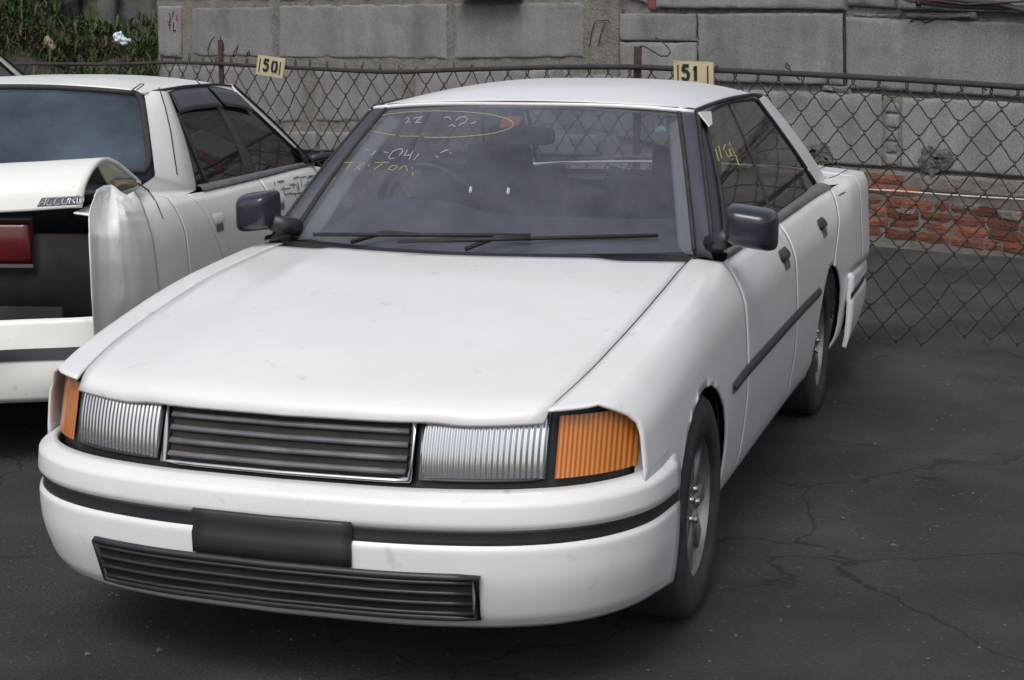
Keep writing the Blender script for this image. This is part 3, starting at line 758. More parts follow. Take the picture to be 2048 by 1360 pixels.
def sedan(root, S):
    paint = M[S['paint']]
    P = lambda name, vf, mat, **k: mesh_obj(name, vf, mat, root, **k)
    hwr, zre, zrc = itp(S['roof_hw']), itp(S['roof_ze']), itp(S['roof_zc'])
    y0, y1 = S['roof_y']
    def roof(u, v):
        y = y0 + (y1 - y0) * v
        bow = -.035 * (1 - u * u) * (1 - v) ** 2 + .03 * (1 - u * u) * v ** 2
        z = zre(y) + (zrc(y) - zre(y)) * (1 - abs(u) ** S.get('roof_p', 2.6))
        return Vector((u * hwr(y), y + bow, z))
    S['roof'] = roof
    P('roof', fpatch(roof, -1, 1, 40, 0, 1, 30), paint, solid=.012)
    P('headliner', fpatch(lambda u, v: roof(u * .97, .02 + v * .96) - Vector((0, 0, .03)), -1, 1, 16, 0, 1, 10, True), M['headliner'], solid=.01)
    # ---- windscreen and its pillars
    wt, wb = S['ws_top'], S['ws_base']                     # corner points (x, y, z) of the pane, right side
    def ws(u, v):
        t = Vector((u * wt[0], wt[1] - S['ws_bow'][0] * (1 - u * u), wt[2] + .016 * (1 - u * u)))
        b = Vector((u * wb[0], wb[1] - S['ws_bow'][1] * (1 - u * u), wb[2] + .008 * (1 - u * u)))
        p = lerp(t, b, v); p.z += .022 * math.sin(math.pi * v); return p
    S['ws'] = ws
    w_o = P('windscreen', fpatch(ws, -1, 1, 32, 0, 1, 20, True), M[S['ws_mat']])
    edge = [ws(-1 + 2 * k / 24, 0) for k in range(25)]
    mesh_obj('top_seal', tube([p + Vector((0, -.004, .003)) for p in edge], .007, 5), M['rubber'], w_o)
    for sd_ in (-1, 1):
        mesh_obj('side_seal', tube([ws(sd_, k / 12) + Vector((0, 0, .003)) for k in range(13)], .007, 5), M['rubber'], w_o)
    po_t, po_b = Vector(S['pil_top']), Vector(S['pil_base'])
    pm = M[S['pillar_mat']]
    for sd_ in (-1, 1):
        def pil(u, v, sd_=sd_):
            a = ws(1, v); b = lerp(po_t, po_b, v)
            p = lerp(a, b, u)
            nrm = Vector((.55, -.6, .6)).normalized()
            p += nrm * (.007 * math.sin(math.pi * min(1, u)) + .001)
            if v > .5: pass
            p.z += .012 * math.sin(math.pi * v) * u
            return Vector((p.x * sd_, p.y, p.z))
        P('pillar_trim', fpatch(lambda u, v: Vector((sd_ * (ws(1, v).x - .005 - .055 * u), ws(1 - .07 * u, v).y + .02 + .07 * u, ws(1, v).z - .012)), 0, 1, 4, .01, 1, 12, sd_ < 0), M['headliner'], solid=.008)
        P('windscreen_pillar', fpatch(pil, .03, 1, 6, -.01, 1.03, 14, sd_ > 0), pm, solid=.012)
    # ---- body tables
    xm, xb, zb = itp(S['x_max']), itp(S['x_belt']), itp(S['z_belt'])
    zs = S.get('z_sill', .20)
    kx = lambda y: itp([(0, .93 * xm(y)), (.12, .972 * xm(y)), (.48, xm(y)), (.80, .985 * xm(y)), (.93, .35 * xm(y) + .65 * xb(y) + .008), (1, xb(y))])
    def side(y, t, f_=None):
        return Vector((kx(y)(t), y, zs + (zb(y) - zs) * t))
    S['side'] = side
    crn = itp(S['crown'])
    def top(u, y):
        return Vector((u * xb(y), y, zb(y) + crn(y) * (1 - abs(u) ** 2.4)))
    S['top'] = top
    yF, yR = S['y_front'], S['y_rear']
    arches = [(S['wheel_y'][0], .29, .335), (S['wheel_y'][1], .29, .335)]
    def mir(vf, sd_):
        if sd_ > 0: return vf
        v, f = vf; return [Vector((-p.x, p.y, p.z)) for p in v], [q[::-1] for q in f]
    seams = S['seams']                                     # fender | door | door | quarter
    fyx0 = itp([(p[0], p[1]) for p in S['front_path'][:-1]])
    def panel(ya, yb, ny, t1=1.0, toprange=None, lean=None, nose=False):
        """body side from sill to shoulder, running over the top as far as the bonnet or lid"""
        V, F = [], []
        nt = 22; ne = 6 if toprange else 0
        for i in range(ny + 1):
            for j in range(nt + ne + 1):
                y = ya + (yb - ya) * i / ny
                if j <= nt:
                    t = t1 * j / nt
                    yy = y
                    if lean:
                        f_ = i / ny
                        yy = y + lean[0](t) * (1 - f_) + lean[1](t) * f_
                    if nose:
                        x0 = side(-.95, t).x
                        yy = y + (min(ya, fyx0(min(x0, .79)) + .04) - ya) * (1 - i / ny)
                    V.append(side(yy, t))
                else:
                    k = (j - nt) / ne
                    uu = 1 + (toprange - 1) * k
                    if nose: y = y + (fyx0(min(uu * .70, .79)) + .045 - ya) * (1 - i / ny)
                    V.append(top(uu, y))
        w = nt + ne + 1
        for i in range(ny):
            for j in range(w - 1): F.append((i * w + j, (i + 1) * w + j, (i + 1) * w + j + 1, i * w + j + 1))
        F = [q for q in F if not (all(V[k].z < .53 for k in q) and (all(V[k].y < S['front_path'][-1][1] - .01 for k in q) or all(V[k].y > S['rear_path'][-1][1] + .01 for k in q)))]
        return cut_arches((V, F), arches)
    z0f = lambda t: 0.0
    sides = []
    for sd_ in (-1, 1):
        sm = S.get('side_skip', ())
        P('front_fender', mir(panel(yF + .21, seams[0] - .004, 60, 1, S['hood_u'] + .008, None, True), sd_), paint, solid=.006)
        ln = itp(S['lean']); rl = itp(S['rear_lean'])
        P('rub_strip', mir(cut_arches(fpatch(lambda y, t: side(y, .50 + .055 * t) + Vector((.004 + .009 * math.sin(math.pi * t), 0, 0)), S['wheel_y'][0] + .36, S['wheel_y'][1] - .36, 40, 0, 1, 5), arches), sd_), M['black'])
        d1 = P('front_door', mir(panel(seams[0], seams[1] - .004, 30, 1, None, (z0f, ln)), sd_), paint, solid=.006)
        d2 = P('rear_door', mir(panel(seams[1] + .001, seams[2] - .004, 40, 1, None, (ln, rl)), sd_), paint, solid=.006)
        if ('quarter', sd_) not in sm:
            # the quarter panel: below the window line only the side, behind it also the top
            vq = join(panel(seams[2], S['deck_y'], 24, 1, None, (rl, z0f)), panel(S['deck_y'], yR - .02, 30, 1, S['lid_u'] + .01))
            P('quarter_panel', mir(vq, sd_), paint, solid=.006)
        for door, yh, nm in ((d1, S['handles'][0], 0), (d2, S['handles'][1], 1)):
            c = side(yh, S.get('handle_t', .80))
            hm = M[S['handle_mat']]
            rec = mir(fpatch(lambda u, v: side(yh + u, S.get('handle_t', .80) + v) + Vector((.002, 0, 0)), -.085, .085, 8, -.045, .045, 4), sd_)
            hd = mesh_obj('door_handle', join(mir(fpatch(lambda u, v: side(yh + u * (1 - .2 * v * v), S.get('handle_t', .80) + .018 + v * .030) + Vector((S.get('handle_h', .014) * (1 - abs(v) ** 3) * (1 - abs(u / .085) ** 6) + .002, 0, 0)), -.085, .085, 12, -1, 1, 6), sd_)), hm, door)
            mesh_obj('handle_recess', mir(fpatch(lambda u, v: side(yh + .01 + u, S.get('handle_t', .80) - .035 + v) + Vector((.0025, 0, 0)), -.05, .05, 6, -.022, .022, 3), sd_), M['trim'] if S['handle_mat'] != 'cream' else M['rubber'] if False else M['trim'], hd)
    # dark inner shells so that panel gaps show dark
    for sd_ in (-1, 1):
        P('inner_sill', mir(cut_arches(fpatch(lambda u, v: side(u, v) - Vector((.022, 0, 0)), yF + .50, yR - .3, 60, .0, .96, 10), arches), sd_), M['dark'])
    P('floor_pan', box((0, (yF + yR) / 2, .24), (1.30, yR - yF - .4, .06)), M['dark'])
    P('engine_block', box((0, (yF + .25) / 2 + .05, .42), (1.06, .25 - yF - .25, .36)), M['dark'])
    P('boot_well', box((0, (S['deck_y'] + yR) / 2, .42), (1.06, yR - S['deck_y'] - .1, .34)), M['dark'])
    P('firewall', box((0, .30, .60), (1.36, .04, .58)), M['dark'])
    # ---- bonnet, cowl
    hu = S['hood_u']
    def yback(u): return wb[1] - S['ws_bow'][1] * (1 - u * u) - .055
    fyx = itp([(p[0], p[1]) for p in S['front_path'][:-1]])
    def hood(u, w):
        yn = fyx(abs(u) * .70) + .045
        y = yn + (yback(u) - yn) * w
        p = top(u, y)
        p.z += .008 * (1 if abs(u) < .55 else max(0, 1 - (abs(u) - .55) / .08)) - (.028 * (1 - w / .05) ** 2 if w < .05 else 0)
        return p
    S['hood'] = hood
    P('bonnet', fpatch(hood, -hu, hu, 40, 0, 1, 40), paint, solid=.01)
    P('cowl', fpatch(lambda u, w: lerp(top(u, yback(u) - .03) - Vector((0, 0, .02)), ws(u, 1) + Vector((0, .02, -.012)), w), -hu, hu, 24, 0, 1, 4), M['black'])
    for xw in (S['wipers'] or ()):
        a = ws(xw[0], 1.0) + Vector((0, -.03, .012)); b = ws(xw[1], .95) + Vector((0, -.012, .018)); c = ws(xw[2], .93) + Vector((0, -.012, .016))
        wp = P('wiper', join(tube([a, lerp(a, b, .5) + Vector((0, 0, .02)), b], .007, 5), tube([lerp(b, c, -1.0), lerp(b, c, 0), c], .006, 4)), M['rubber'])
    # ---- side windows: pane r=0 at the belt, r=1 at the roof
    zt = itp(S['sg_top'])
    (yf0, yf1), (yr0, yr1) = S['sg_front'], S['sg_rear']
    xs = lambda z: S['sg_x'][0] + (S['sg_x'][1] - z) * S['sg_x'][2]
    def sg(s, r):
        y = (yf0 + (yf1 - yf0) * r) * (1 - s) + (yr0 + (yr1 - yr0) * r) * s
        lo = zb(y) + .012; z = lo + (zt(y) - lo) * r
        return Vector((xs(z) + .012 * math.sin(math.pi * r), y, z))
    S['sg'] = sg
    bs0, bs1 = S['sg_split']
    sp = lambda r: bs0 + (bs1 - bs0) * r
    bw = S['b_width']
    for sd_ in (-1, 1):
        P('front_side_window', mir(fpatch(lambda u, r: sg(sp(r) * u - bw * .5 * u, r), 0.0, 1, 16, 0, 1, 10), sd_), M[S['side_glass']])
        rear_w = P('rear_side_window', mir(fpatch(lambda u, r: sg(sp(r) + bw * .5 + (1 - sp(r) - bw * .5) * u, r), 0, 1, 16, 0, 1, 10), sd_), M[S['side_glass']])
        if S.get('quarter_bar'):
            q0, q1 = S['quarter_bar']
            mesh_obj('quarter_bar', mir(tube([sg(q0 + (q1 - q0) * k / 8, k / 8 * S.get('qb_top', 1)) + Vector((.004, 0, 0)) for k in range(9)], .008, 4), sd_), M['rubber'], rear_w)
        P('centre_pillar', mir(fpatch(lambda u, r: sg(sp(r) + (u - .5) * max(bw, .012), r) + Vector((.003, 0, 0)), 0, 1, 3, -.01, 1.01, 10), sd_), M['black'], solid=.012)
        # surround: seal along front, top and rear of the glass
        loop = [sg(0, k / 10) for k in range(11)] + [sg(k / 20, 1) for k in range(1, 21)] + [sg(1, 1 - k / 10) for k in range(1, 11)]
        P('window_seal', mir(tube([p + Vector((.002, 0, 0)) for p in loop], S.get('seal_r', .010), 5), sd_), M['rubber'])
        bz = P('belt_moulding', mir(fpatch(lambda u, v: lerp(sg(u, .035) + Vector((.006, 0, 0)), side(sg(u, 0).y, 1.0) + Vector((.003, 0, .004)), v) + Vector((.006 * math.sin(math.pi * v), 0, .006 * math.sin(math.pi * v))), -.02, 1.015, 24, 0, 1, 5), sd_), M[S['belt_mat']])
        # frame between the glass and the roof edge
        P('door_top_frame', mir(fpatch(lambda u, v: lerp(sg(u, 1), roof(1, max(.0, min(1, (sg(u, 1).y - y0) / (y1 - y0)))), v) + Vector((.006 * math.sin(math.pi * v), 0, 0)), 0.0, 1, 24, 0, .98, 4), sd_), M[S['frame_mat']], solid=.02)
        P('drip_rail', mir(tube([roof(1, .02 + k * .93 / 20) + Vector((.004, 0, -.002)) for k in range(21)], .008, 5), sd_), M['rubber'])
        # front corner of the frame (mirror sail) between pillar and glass
        P('pillar_seam', mir(tube([lerp(po_t, po_b, k / 8) + Vector((.004, .004, .012 * math.sin(math.pi * k / 8) + .002)) for k in range(9)], .007, 4), sd_), M['rubber'])
        P('door_front_frame', mir(fpatch(lambda u, v: lerp(lerp(po_b, po_t, u) + Vector((0, .004, .010 * math.sin(math.pi * u))), sg(0, u), v), 0, 1, 10, 0, 1, 3, True), sd_), M[S.get('sail_mat', 'black')], solid=.012)
    # ---- rear window and rear pillars
    rt, rb = S['rw_top'], S['rw_base']
    def rwf(u, v):
        a = Vector((u * rt[0], rt[1] + .035 * (1 - u * u), rt[2] + .03 * (1 - u * u))); b = Vector((u * rb[0], rb[1] + .07 * (1 - u * u), rb[2] + .02 * (1 - u * u)))
        p = lerp(a, b, v); p.z += .02 * math.sin(math.pi * v); return p
    S['rw'] = rwf
    rc = S.get('rw_corner', 0)
    def rw_round(u, v):
        # rounded pane corners
        if rc:
            e = abs(u) ; k = 1 - rc * (abs(2 * v - 1) ** 8) * .5
            u = u * k
        return rwf(u, v)
    rw_o = P('rear_window', fpatch(rw_round, -.985, .985, 30, .02, .98, 24, False), M[S['rear_glass']])
    bd = [(-1 + 2 * k / 24, 0) for k in range(25)] + [(1, k / 16) for k in range(1, 17)] + [(1 - 2 * k / 24, 1) for k in range(1, 25)] + [(-1, 1 - k / 16) for k in range(1, 17)]
    mesh_obj('gasket', tube([rw_round(.985 * u, .02 + .96 * v) + Vector((0, .004, .006)) for u, v in bd], S['gasket'], 6), M['rubber'], rw_o)
    for sd_ in (-1, 1):
        def cp(u, v):
            a = sg(1, 1 - v * 1.0) + Vector((.004, 0.012, 0)); b = rwf(1.0, v)
            if v > .9: pass
            c = a + Vector((.006, S['c_run'] * (.6 + .4 * v), 0.0))
            p = a * (1 - u) ** 2 + c * (2 * u * (1 - u)) + b * u * u
            bul = S['c_bulge'] * math.sin(math.pi * u) + .006
            p += Vector((.75, .25, .55)).normalized() * bul
            return p
        S['cp'] = cp
        def foot(u, v):
            a = cp(u, 1); e_ = (cp(u, 1) - cp(u, .97)) * 7
            b = lerp(side(S['foot_y'], 1.0), top(S['lid_u'], S['deck_y'] + .02), u)
            h0 = Vector((e_.x * .5, e_.y * .5, e_.z * .5)); k = v
            p = a * ((1 + 2 * k) * (1 - k) ** 2) + b * (k * k * (3 - 2 * k)) + h0 * (k * (1 - k) ** 2) + Vector((0, .10, -.01)) * (k * k * (k - 1))
            return p
        def infill(u, v):
            yy = S['foot_y'] + (S['deck_y'] + .02 - S['foot_y']) * u
            return lerp(lerp(side(S['foot_y'], 1.0), top(S['lid_u'], S['deck_y'] + .02), u), side(yy, 1), v)
        vq = join(fpatch(cp, 0, 1, 14, 0, 1, 20, True), fpatch(foot, 0, 1, 14, 0, 1, 10, True), fpatch(infill, 0, 1, 14, 0, 1, 6, True))
        op = P('rear_pillar', mir(vq, sd_), paint)
        bm = bmesh.new(); bm.from_mesh(op.data); bmesh.ops.remove_doubles(bm, verts=bm.verts, dist=.002); bm.to_mesh(op.data); bm.free()
        for p_ in op.data.polygons: p_.use_smooth = True
        P('roof_corner', mir(fpatch(lambda u, v: lerp(cp(u, 0), roof(1 - .14 * u, 1), v), 0, 1, 8, 0, .97, 4), sd_), paint)
    # ---- boot lid
    lu = S['lid_u']
    if not S.get('lid_damaged'):
        P('boot_lid', fpatch(lambda u, w: top(u, S['deck_y'] - .03 + .02 * (1 - u * u) + (yR - .06 - S['deck_y']) * w) + Vector((0, 0, .004)), -lu, lu, 30, 0, 1, 20), paint, solid=.01)
        P('parcel_shelf', fpatch(lambda u, v: Vector((u * .62, 2.25 + (rb[1] - 2.20) * v, rb[2] - .045)), -1, 1, 8, 0, 1, 4), M['interior'], solid=.02)
    else:
        P('parcel_shelf', fpatch(lambda u, v: Vector((u * .60, 2.0 + (rb[1] - 2.0) * v, rb[2] - .06)), -1, 1, 8, 0, 1, 4), M['interior'], solid=.02)
    # ---- front and rear ends, wrapped round a plan path
    def path(pts):
        fx = itp([(k / (len(pts) - 1), p[0]) for k, p in enumerate(pts)]); fy = itp([(k / (len(pts) - 1), p[1]) for k, p in enumerate(pts)])
        def f(s):
            a = abs(s); q = 1 if s >= 0 else -1
            return Vector((q * fx(a), fy(a), 0))
        return f
    fp = path(S['front_path']); bp = path(S['rear_path'])
    def bumper(pf, sgn):
        prof = itp([(0, -.03), (.12, .0), (.45, .03), (.62, .032), (.64, .018), (.74, .018), (.76, .032), (.92, .028), (1, -.02)])
        def f(s, t):
            p = pf(s); dn = Vector((p.x * .3, sgn * 1.0, 0)).normalized() if abs(s) < .6 else Vector((1 if s > 0 else -1, sgn * .35, 0)).normalized()
            e_ = pf(min(1, s + .02)) - pf(max(-1, s - .02)); dn = Vector((e_.y, -e_.x, 0)).normalized() * (1 if sgn < 0 else -1); q = p + dn * (prof(t) * (1 - .75 * abs(s) ** 6)); q.z = .20 + .33 * t; return q
        return f
    bf = bumper(fp, -1); bb = bumper(bp, 1)
    o1 = P('front_bumper', fpatch(bf, -1, 1, 60, 0, 1, 40), paint, solid=.02)
    mesh_obj('bumper_strip', fpatch(lambda s, t: bf(s, t) + Vector((0, -.004, 0)), -1, 1, 60, .635, .745, 4), M['black'], o1, solid=.012)
    mesh_obj('air_intake', fpatch(lambda s, t: bf(s, t) + Vector((0, -.008, 0)), -.34, .34, 20, .12, .42, 4), M['dark'], o1)
    for k in range(4):
        mesh_obj('intake_slat', tube([bf(-.34 + .68 * j / 16, .15 + .08 * k) + Vector((0, -.012, 0)) for j in range(17)], .007, 4), M['black'], o1)
    mesh_obj('intake_frame', tube([bf(-.35 + .70 * j / 16, .43) + Vector((0, -.010, 0)) for j in range(17)] + [bf(.35 - .70 * j / 16, .11) + Vector((0, -.010, 0)) for j in range(17)] + [bf(-.35, .43) + Vector((0, -.010, 0))], .010, 5), M['black'], o1)
    mesh_obj('plate_bracket', fpatch(lambda s, t: bf(s, t) + Vector((0, -.010, 0)), -.13, .13, 10, .46, .76, 4), M['black'], o1, solid=.012)
    if not S.get('lid_damaged'):
        o2 = P('rear_bumper', fpatch(bb, -1, 1, 60, 0, 1, 40, True), paint, solid=.02)
        mesh_obj('bumper_strip', fpatch(lambda s, t: bb(s, t) + Vector((0, .004, 0)), -1, 1, 60, .635, .745, 4, True), M['black'], o2, solid=.012)
    def face(pf, inset, sgn):
        def f(s, z):
            p = pf(s); q = Vector((p.x * .975, p.y - sgn * inset + (-sgn) * .06 * max(0, (z - .52)) / .2, z)); return q
        return f
    ff = face(fp, .045, -1)
    zh = lambda s: zb(max(ff(s, .6).y, yF + .02)) + .0
    P('front_panel', fpatch(lambda s, t: ff(s, .50 + (zb(yF - .02) + .022 - .50) * t), -.80, .80, 40, 0, 1, 6, True), M['black'])
    gz0, gz1 = .545, zb(yF - .02) + .012
    gr = P('grille', fpatch(lambda s, t: ff(s, gz0 + (gz1 - gz0) * t) + Vector((0, -.012, 0)), -.21, .21, 20, 0, 1, 4, True), M['dark'])
    for k in range(5):
        z = gz0 + (gz1 - gz0) * (k + .5) / 5
        mesh_obj('grille_bar', tube([ff(-.21 + .42 * j / 10, z) + Vector((0, -.018, 0)) for j in range(11)], .008, 4), M['trim'], gr)
    mesh_obj('grille_surround', tube([ff(-.22 + .44 * j / 12, gz1 + .006) + Vector((0, -.018, 0)) for j in range(13)] + [ff(.22, gz0) + Vector((0, -.018, 0))] + [ff(.22 - .44 * j / 12, gz0 - .004) + Vector((0, -.018, 0)) for j in range(13)] + [ff(-.22, gz1) + Vector((0, -.018, 0))], .009, 4), M['chrome'], gr)
    for sd_ in (-1, 1):
        hl = P('headlight', fpatch(lambda s, t: ff(s * sd_, gz0 + (gz1 - gz0) * t) + Vector((0, -.014 - .01 * math.sin(math.pi * t), 0)), .235, .50, 16, 0, 1, 8, sd_ > 0), M['lens'])
        mesh_obj('lamp_frame', tube([ff(sd_ * (.235 + .265 * j / 8), gz1) + Vector((0, -.018, 0)) for j in range(9)] + [ff(sd_ * (.5 - .265 * j / 8), gz0) + Vector((0, -.018, 0)) for j in range(9)] + [ff(sd_ * .235, gz1) + Vector((0, -.018, 0))], .006, 4), M['black'], hl)
        P('indicator', fpatch(lambda s, t: ff(s * sd_, gz0 + (gz1 - gz0) * t) + Vector((sd_ * .012, -.012, 0)), .51, .775, 12, 0, .93, 6, sd_ > 0), M['amber'])
        P('lamp_infill', fpatch(lambda s, t: ff(s * sd_, .50 + (gz1 + .02 - .50) * t) + Vector((sd_ * .004, -.010, 0)), .778, .815, 4, 0, .80, 6, sd_ > 0), paint)
    if not S.get('lid_damaged'):
        fb = face(bp, .03, 1)
        P('rear_panel', fpatch(lambda s, t: fb(s, .50 + (zb(yR - .05) - .50) * t), -.7, .7, 30, 0, 1, 6), paint)
        for sd_ in (-1, 1):
            P('tail_light', fpatch(lambda s, t: fb(s * sd_, .60 + .22 * t) + Vector((0, .012, 0)), .26, .62, 12, 0, 1, 6, sd_ < 0), M['red_lens'])
    for sd_ in (-1, 1):
        for yw in S['wheel_y']:
            wheel_parts(root, sd_ * .735, yw, sd_)
    # ---- cabin
    def dash(u, v):
        prof_y = itp([(0, .16), (.25, .38), (.55, .66), (.75, .78), (.88, .80), (1, .80)])
        prof_z = itp([(0, .865), (.25, .925), (.55, .955), (.75, .94), (.88, .86), (1, .50)])
        y, z = prof_y(v), prof_z(v)
        x = u * .70
        cl = math.exp(-((x - S['drv'] ) / .21) ** 4)
        z += .045 * cl * max(0, math.sin(math.pi * min(1, max(0, (v - .25) / .55))))
        y += .25 * u * u * (1 - v) * .8
        return Vector((x, y + S.get('dash_dy', 0), z))
    S['dash'] = dash
    P('dashboard', fpatch(dash, -1, 1, 40, 0, 1, 30), M['interior_dark'], solid=.01)
    def seat(cx, cy, hw, ztop, name, hr=True):
        st = P(name, fpatch(lambda u, v: Vector((cx + hw * u * (1 - .25 * max(0, v - .6) ** 2 / .16), cy - .09 * (1 - abs(u) ** 4) + .26 * (v - 1) * .5, .45 + (ztop - .45) * (v if abs(u) < .99 else v * .99))), -1, 1, 14, 0, 1, 14, True), M['interior'], solid=.13, offset=-1)
        mesh_obj('cushion', fpatch(lambda u, v: Vector((cx + hw * u, cy - .12 - .48 * v, .46 + .08 * math.sin(math.pi * min(1, v * 1.0)) * (1 - abs(u) ** 6) + .03 * v)), -1, 1, 10, 0, 1, 8), M['interior'], st, solid=.12)
        if hr:
            mesh_obj('headrest', fpatch(lambda u, v: Vector((cx + hw * .55 * math.copysign(abs(math.sin(u)) ** .6, math.sin(u)) * (1 - abs(v) ** 6) ** .3, cy + .045 * math.copysign(abs(math.cos(u)) ** .6, math.cos(u)) * (1 - abs(v) ** 6) ** .3, ztop + .05 + .085 * v)), 0, 2 * math.pi, 24, -1, 1, 10), M['interior'], st)
        return st
    for (cx, cy, hw, zt_, nm, hr) in S['seats']: seat(cx, cy, hw, zt_, nm, hr)
    # steering wheel
    c = Vector(S['steer']); tl = Matrix.Rotation(R(-62), 3, 'X')
    ringp = [c + tl @ Vector((.185 * math.cos(t), .185 * math.sin(t), 0)) for t in [2 * math.pi * k / 32 for k in range(33)]]
    sw = P('steering_wheel', tube(ringp, .014, 8, False), M['black'])
    mesh_obj('hub', join(box(c, (.13, .03, .09), Matrix.Rotation(R(28), 3, 'X')), tube([c, c + Vector((0, -.35, -.12))], .035, 8), tube([c + tl @ Vector((-.17, 0, 0)), c, c + tl @ Vector((.17, 0, 0))], .014, 6)), M['black'], sw)
    # rear-view mirror
    if S.get('rvm'):
        c = Vector(S['rvm']); rz = Matrix.Rotation(R(S.get('rvm_rz', 0)), 3, 'Z')
        def rvf(u, v):
            k = (1 - abs(v) ** 6) ** .4
            return c + rz @ Vector((.122 * math.copysign(abs(math.cos(u)) ** .35, math.cos(u)) * (.92 + .08 * k) , .014 * v, .031 * math.copysign(abs(math.sin(u)) ** .5, math.sin(u)) * (.9 + .1 * k)))
        v, f = fpatch(rvf, 0, 2 * math.pi, 40, -1, 1, 6)
        nn = 7; f = f + [tuple(k * nn for k in range(40)), tuple(k * nn + 6 for k in range(40))[::-1]]
        rm = P('interior_mirror', (v, f), M['interior'], smooth=False)
        mesh_obj('stalk', tube([c + Vector((0, 0, .02)), c + Vector((.0, -.03, .075))], .010, 6), M['black'], rm)
    return S
def door_mirror(root, cx, cy, cz, sd_, w=.155, h=.115, mat='mirror_black'):
    """squared door mirror with rounded edges, glass on the rear side and a foot on the door"""
    def f(u, v):                                     # v = -1 nose of the shell, v = 0 its rear rim
        k = max(0.0, math.cos(v * math.pi / 2)) ** .38
        a = math.copysign(abs(math.cos(u)) ** .36, math.cos(u)); b = math.copysign(abs(math.sin(u)) ** .36, math.sin(u))
        return Vector((cx + w / 2 * a * k, cy + .05 - .095 * abs(math.sin(v * math.pi / 2)) ** 1.1, cz + h / 2 * b * k - .010 * a * sd_ * k))
    o = mesh_obj('door_mirror', fpatch(f, 0, 2 * math.pi, 48, -1, 0, 18), M[mat], root)
    gv = [f(2 * math.pi * k / 48, -.02) for k in range(48)]
    ctr = sum(gv, Vector()) / 48
    mesh_obj('mirror_glass', ([ctr + (p - ctr) * .97 + Vector((0, -.006, 0)) for p in gv], [tuple(range(48))]), M['mirror'], o, False)
    mesh_obj('mirror_foot', tube([(cx - sd_ * w * .4, cy + .01, cz - h * .25), (cx - sd_ * (w * .5 + .05), cy + .08, cz - h * .45)], .028, 8), M['black'], o)
    return o

# ---------------------------------------------------------------- the right-hand sedan, nose towards us
legacy = empty('parked_sedan', (-.185, 4.82, 0), -.305)
tag(legacy, 'white sedan facing the camera with chalk writing on its windscreen', 'car', 'white sedans parked in the yard')
LM = Matrix.Translation(legacy.location) @ Matrix.Rotation(-.305, 4, 'Z')
LS = dict(paint='white', ws_mat='glass_ws', pillar_mat='pillar', side_glass='glass_side', rear_glass='glass_rear', belt_mat='trim', frame_mat='visor', handle_mat='black',
    roof_y=(.80, 2.27), roof_hw=[(.80, .561), (1.4, .566), (1.9, .562), (2.2, .556)], roof_ze=[(.80, 1.305), (1.1, 1.318), (1.5, 1.326), (1.9, 1.324), (2.2, 1.312)],
    roof_zc=[(.78, 1.322), (1.0, 1.358), (1.3, 1.381), (1.6, 1.389), (1.9, 1.382), (2.27, 1.345)], roof_p=3.2,
    ws_top=(.508, .812, 1.305), ws_base=(.662, .345, .90), ws_bow=(.035, .27), pil_top=(.563, .825, 1.305), pil_base=(.722, .315, .90),
    x_max=[(-1.2, .70), (-1.05, .775), (-.7, .822), (-.2, .838), (.35, .842), (1.2, .845), (2.2, .858), (2.9, .890), (3.35, .905), (3.72, .86)],
    x_belt=[(-1.2, .62), (-1.05, .69), (-.7, .745), (-.2, .768), (.35, .760), (1.2, .765), (2.2, .772), (2.7, .800), (2.95, .838), (3.35, .862), (3.72, .82)],
    z_belt=[(-1.2, .665), (-1.0, .705), (-.6, .775), (-.1, .845), (.35, .880), (1.2, .884), (2.2, .893), (2.7, .905), (3.0, .924), (3.4, .922), (3.72, .885)],
    crown=[(-1.2, .02), (-.8, .045), (0, .04), (.4, .03), (2.7, .05), (3.3, .045), (3.72, .04)], hood_u=.87, lid_u=.78,
    y_front=-1.10, y_rear=3.72, seams=(.30, 1.33, 2.30), lean=[(0, .0), (1, .03)], rear_lean=[(0, -.16), (.45, -.10), (.6, .02), (1, .36)], deck_y=3.10, foot_y=2.80,
    wheel_y=(-.32, 2.26), handles=(1.15, 2.12), handle_t=.86, wipers=((-.55, -.2, .32), (.05, .32, .86)),
    sg_top=[(.80, 1.255), (.95, 1.283), (1.2, 1.302), (1.5, 1.309), (1.9, 1.305), (2.05, 1.298)], sg_front=(.385, .875), sg_rear=(2.635, 2.03), sg_x=(.565, 1.303, .44),
    sg_split=(.43, .475), b_width=.006, seal_r=.007, rw_top=(.525, 2.42, 1.290), rw_base=(.66, 3.06, .952), gasket=.010, c_bulge=.004, c_run=.46,
    front_path=[(0, -1.20), (.25, -1.19), (.46, -1.155), (.62, -1.09), (.735, -.985), (.80, -.85), (.832, -.67)], rear_path=[(0, 3.78), (.25, 3.775), (.5, 3.75), (.74, 3.66), (.87, 3.4), (.89, 2.70)],
    drv=-.36, steer=(-.40, .93, .94), rvm=(-.055, .90, 1.208), rvm_rz=-8,
    seats=[(-.33, 1.50, .235, 1.02, 'driver_seat', True), (.40, 1.50, .235, 1.02, 'passenger_seat', True), (0, 2.30, .60, .93, 'rear_bench', False)])
sedan(legacy, LS)
door_mirror(legacy, .848, .22, .990, 1, .155, .125)
door_mirror(legacy, -.735, .22, .990, -1, .135, .125)

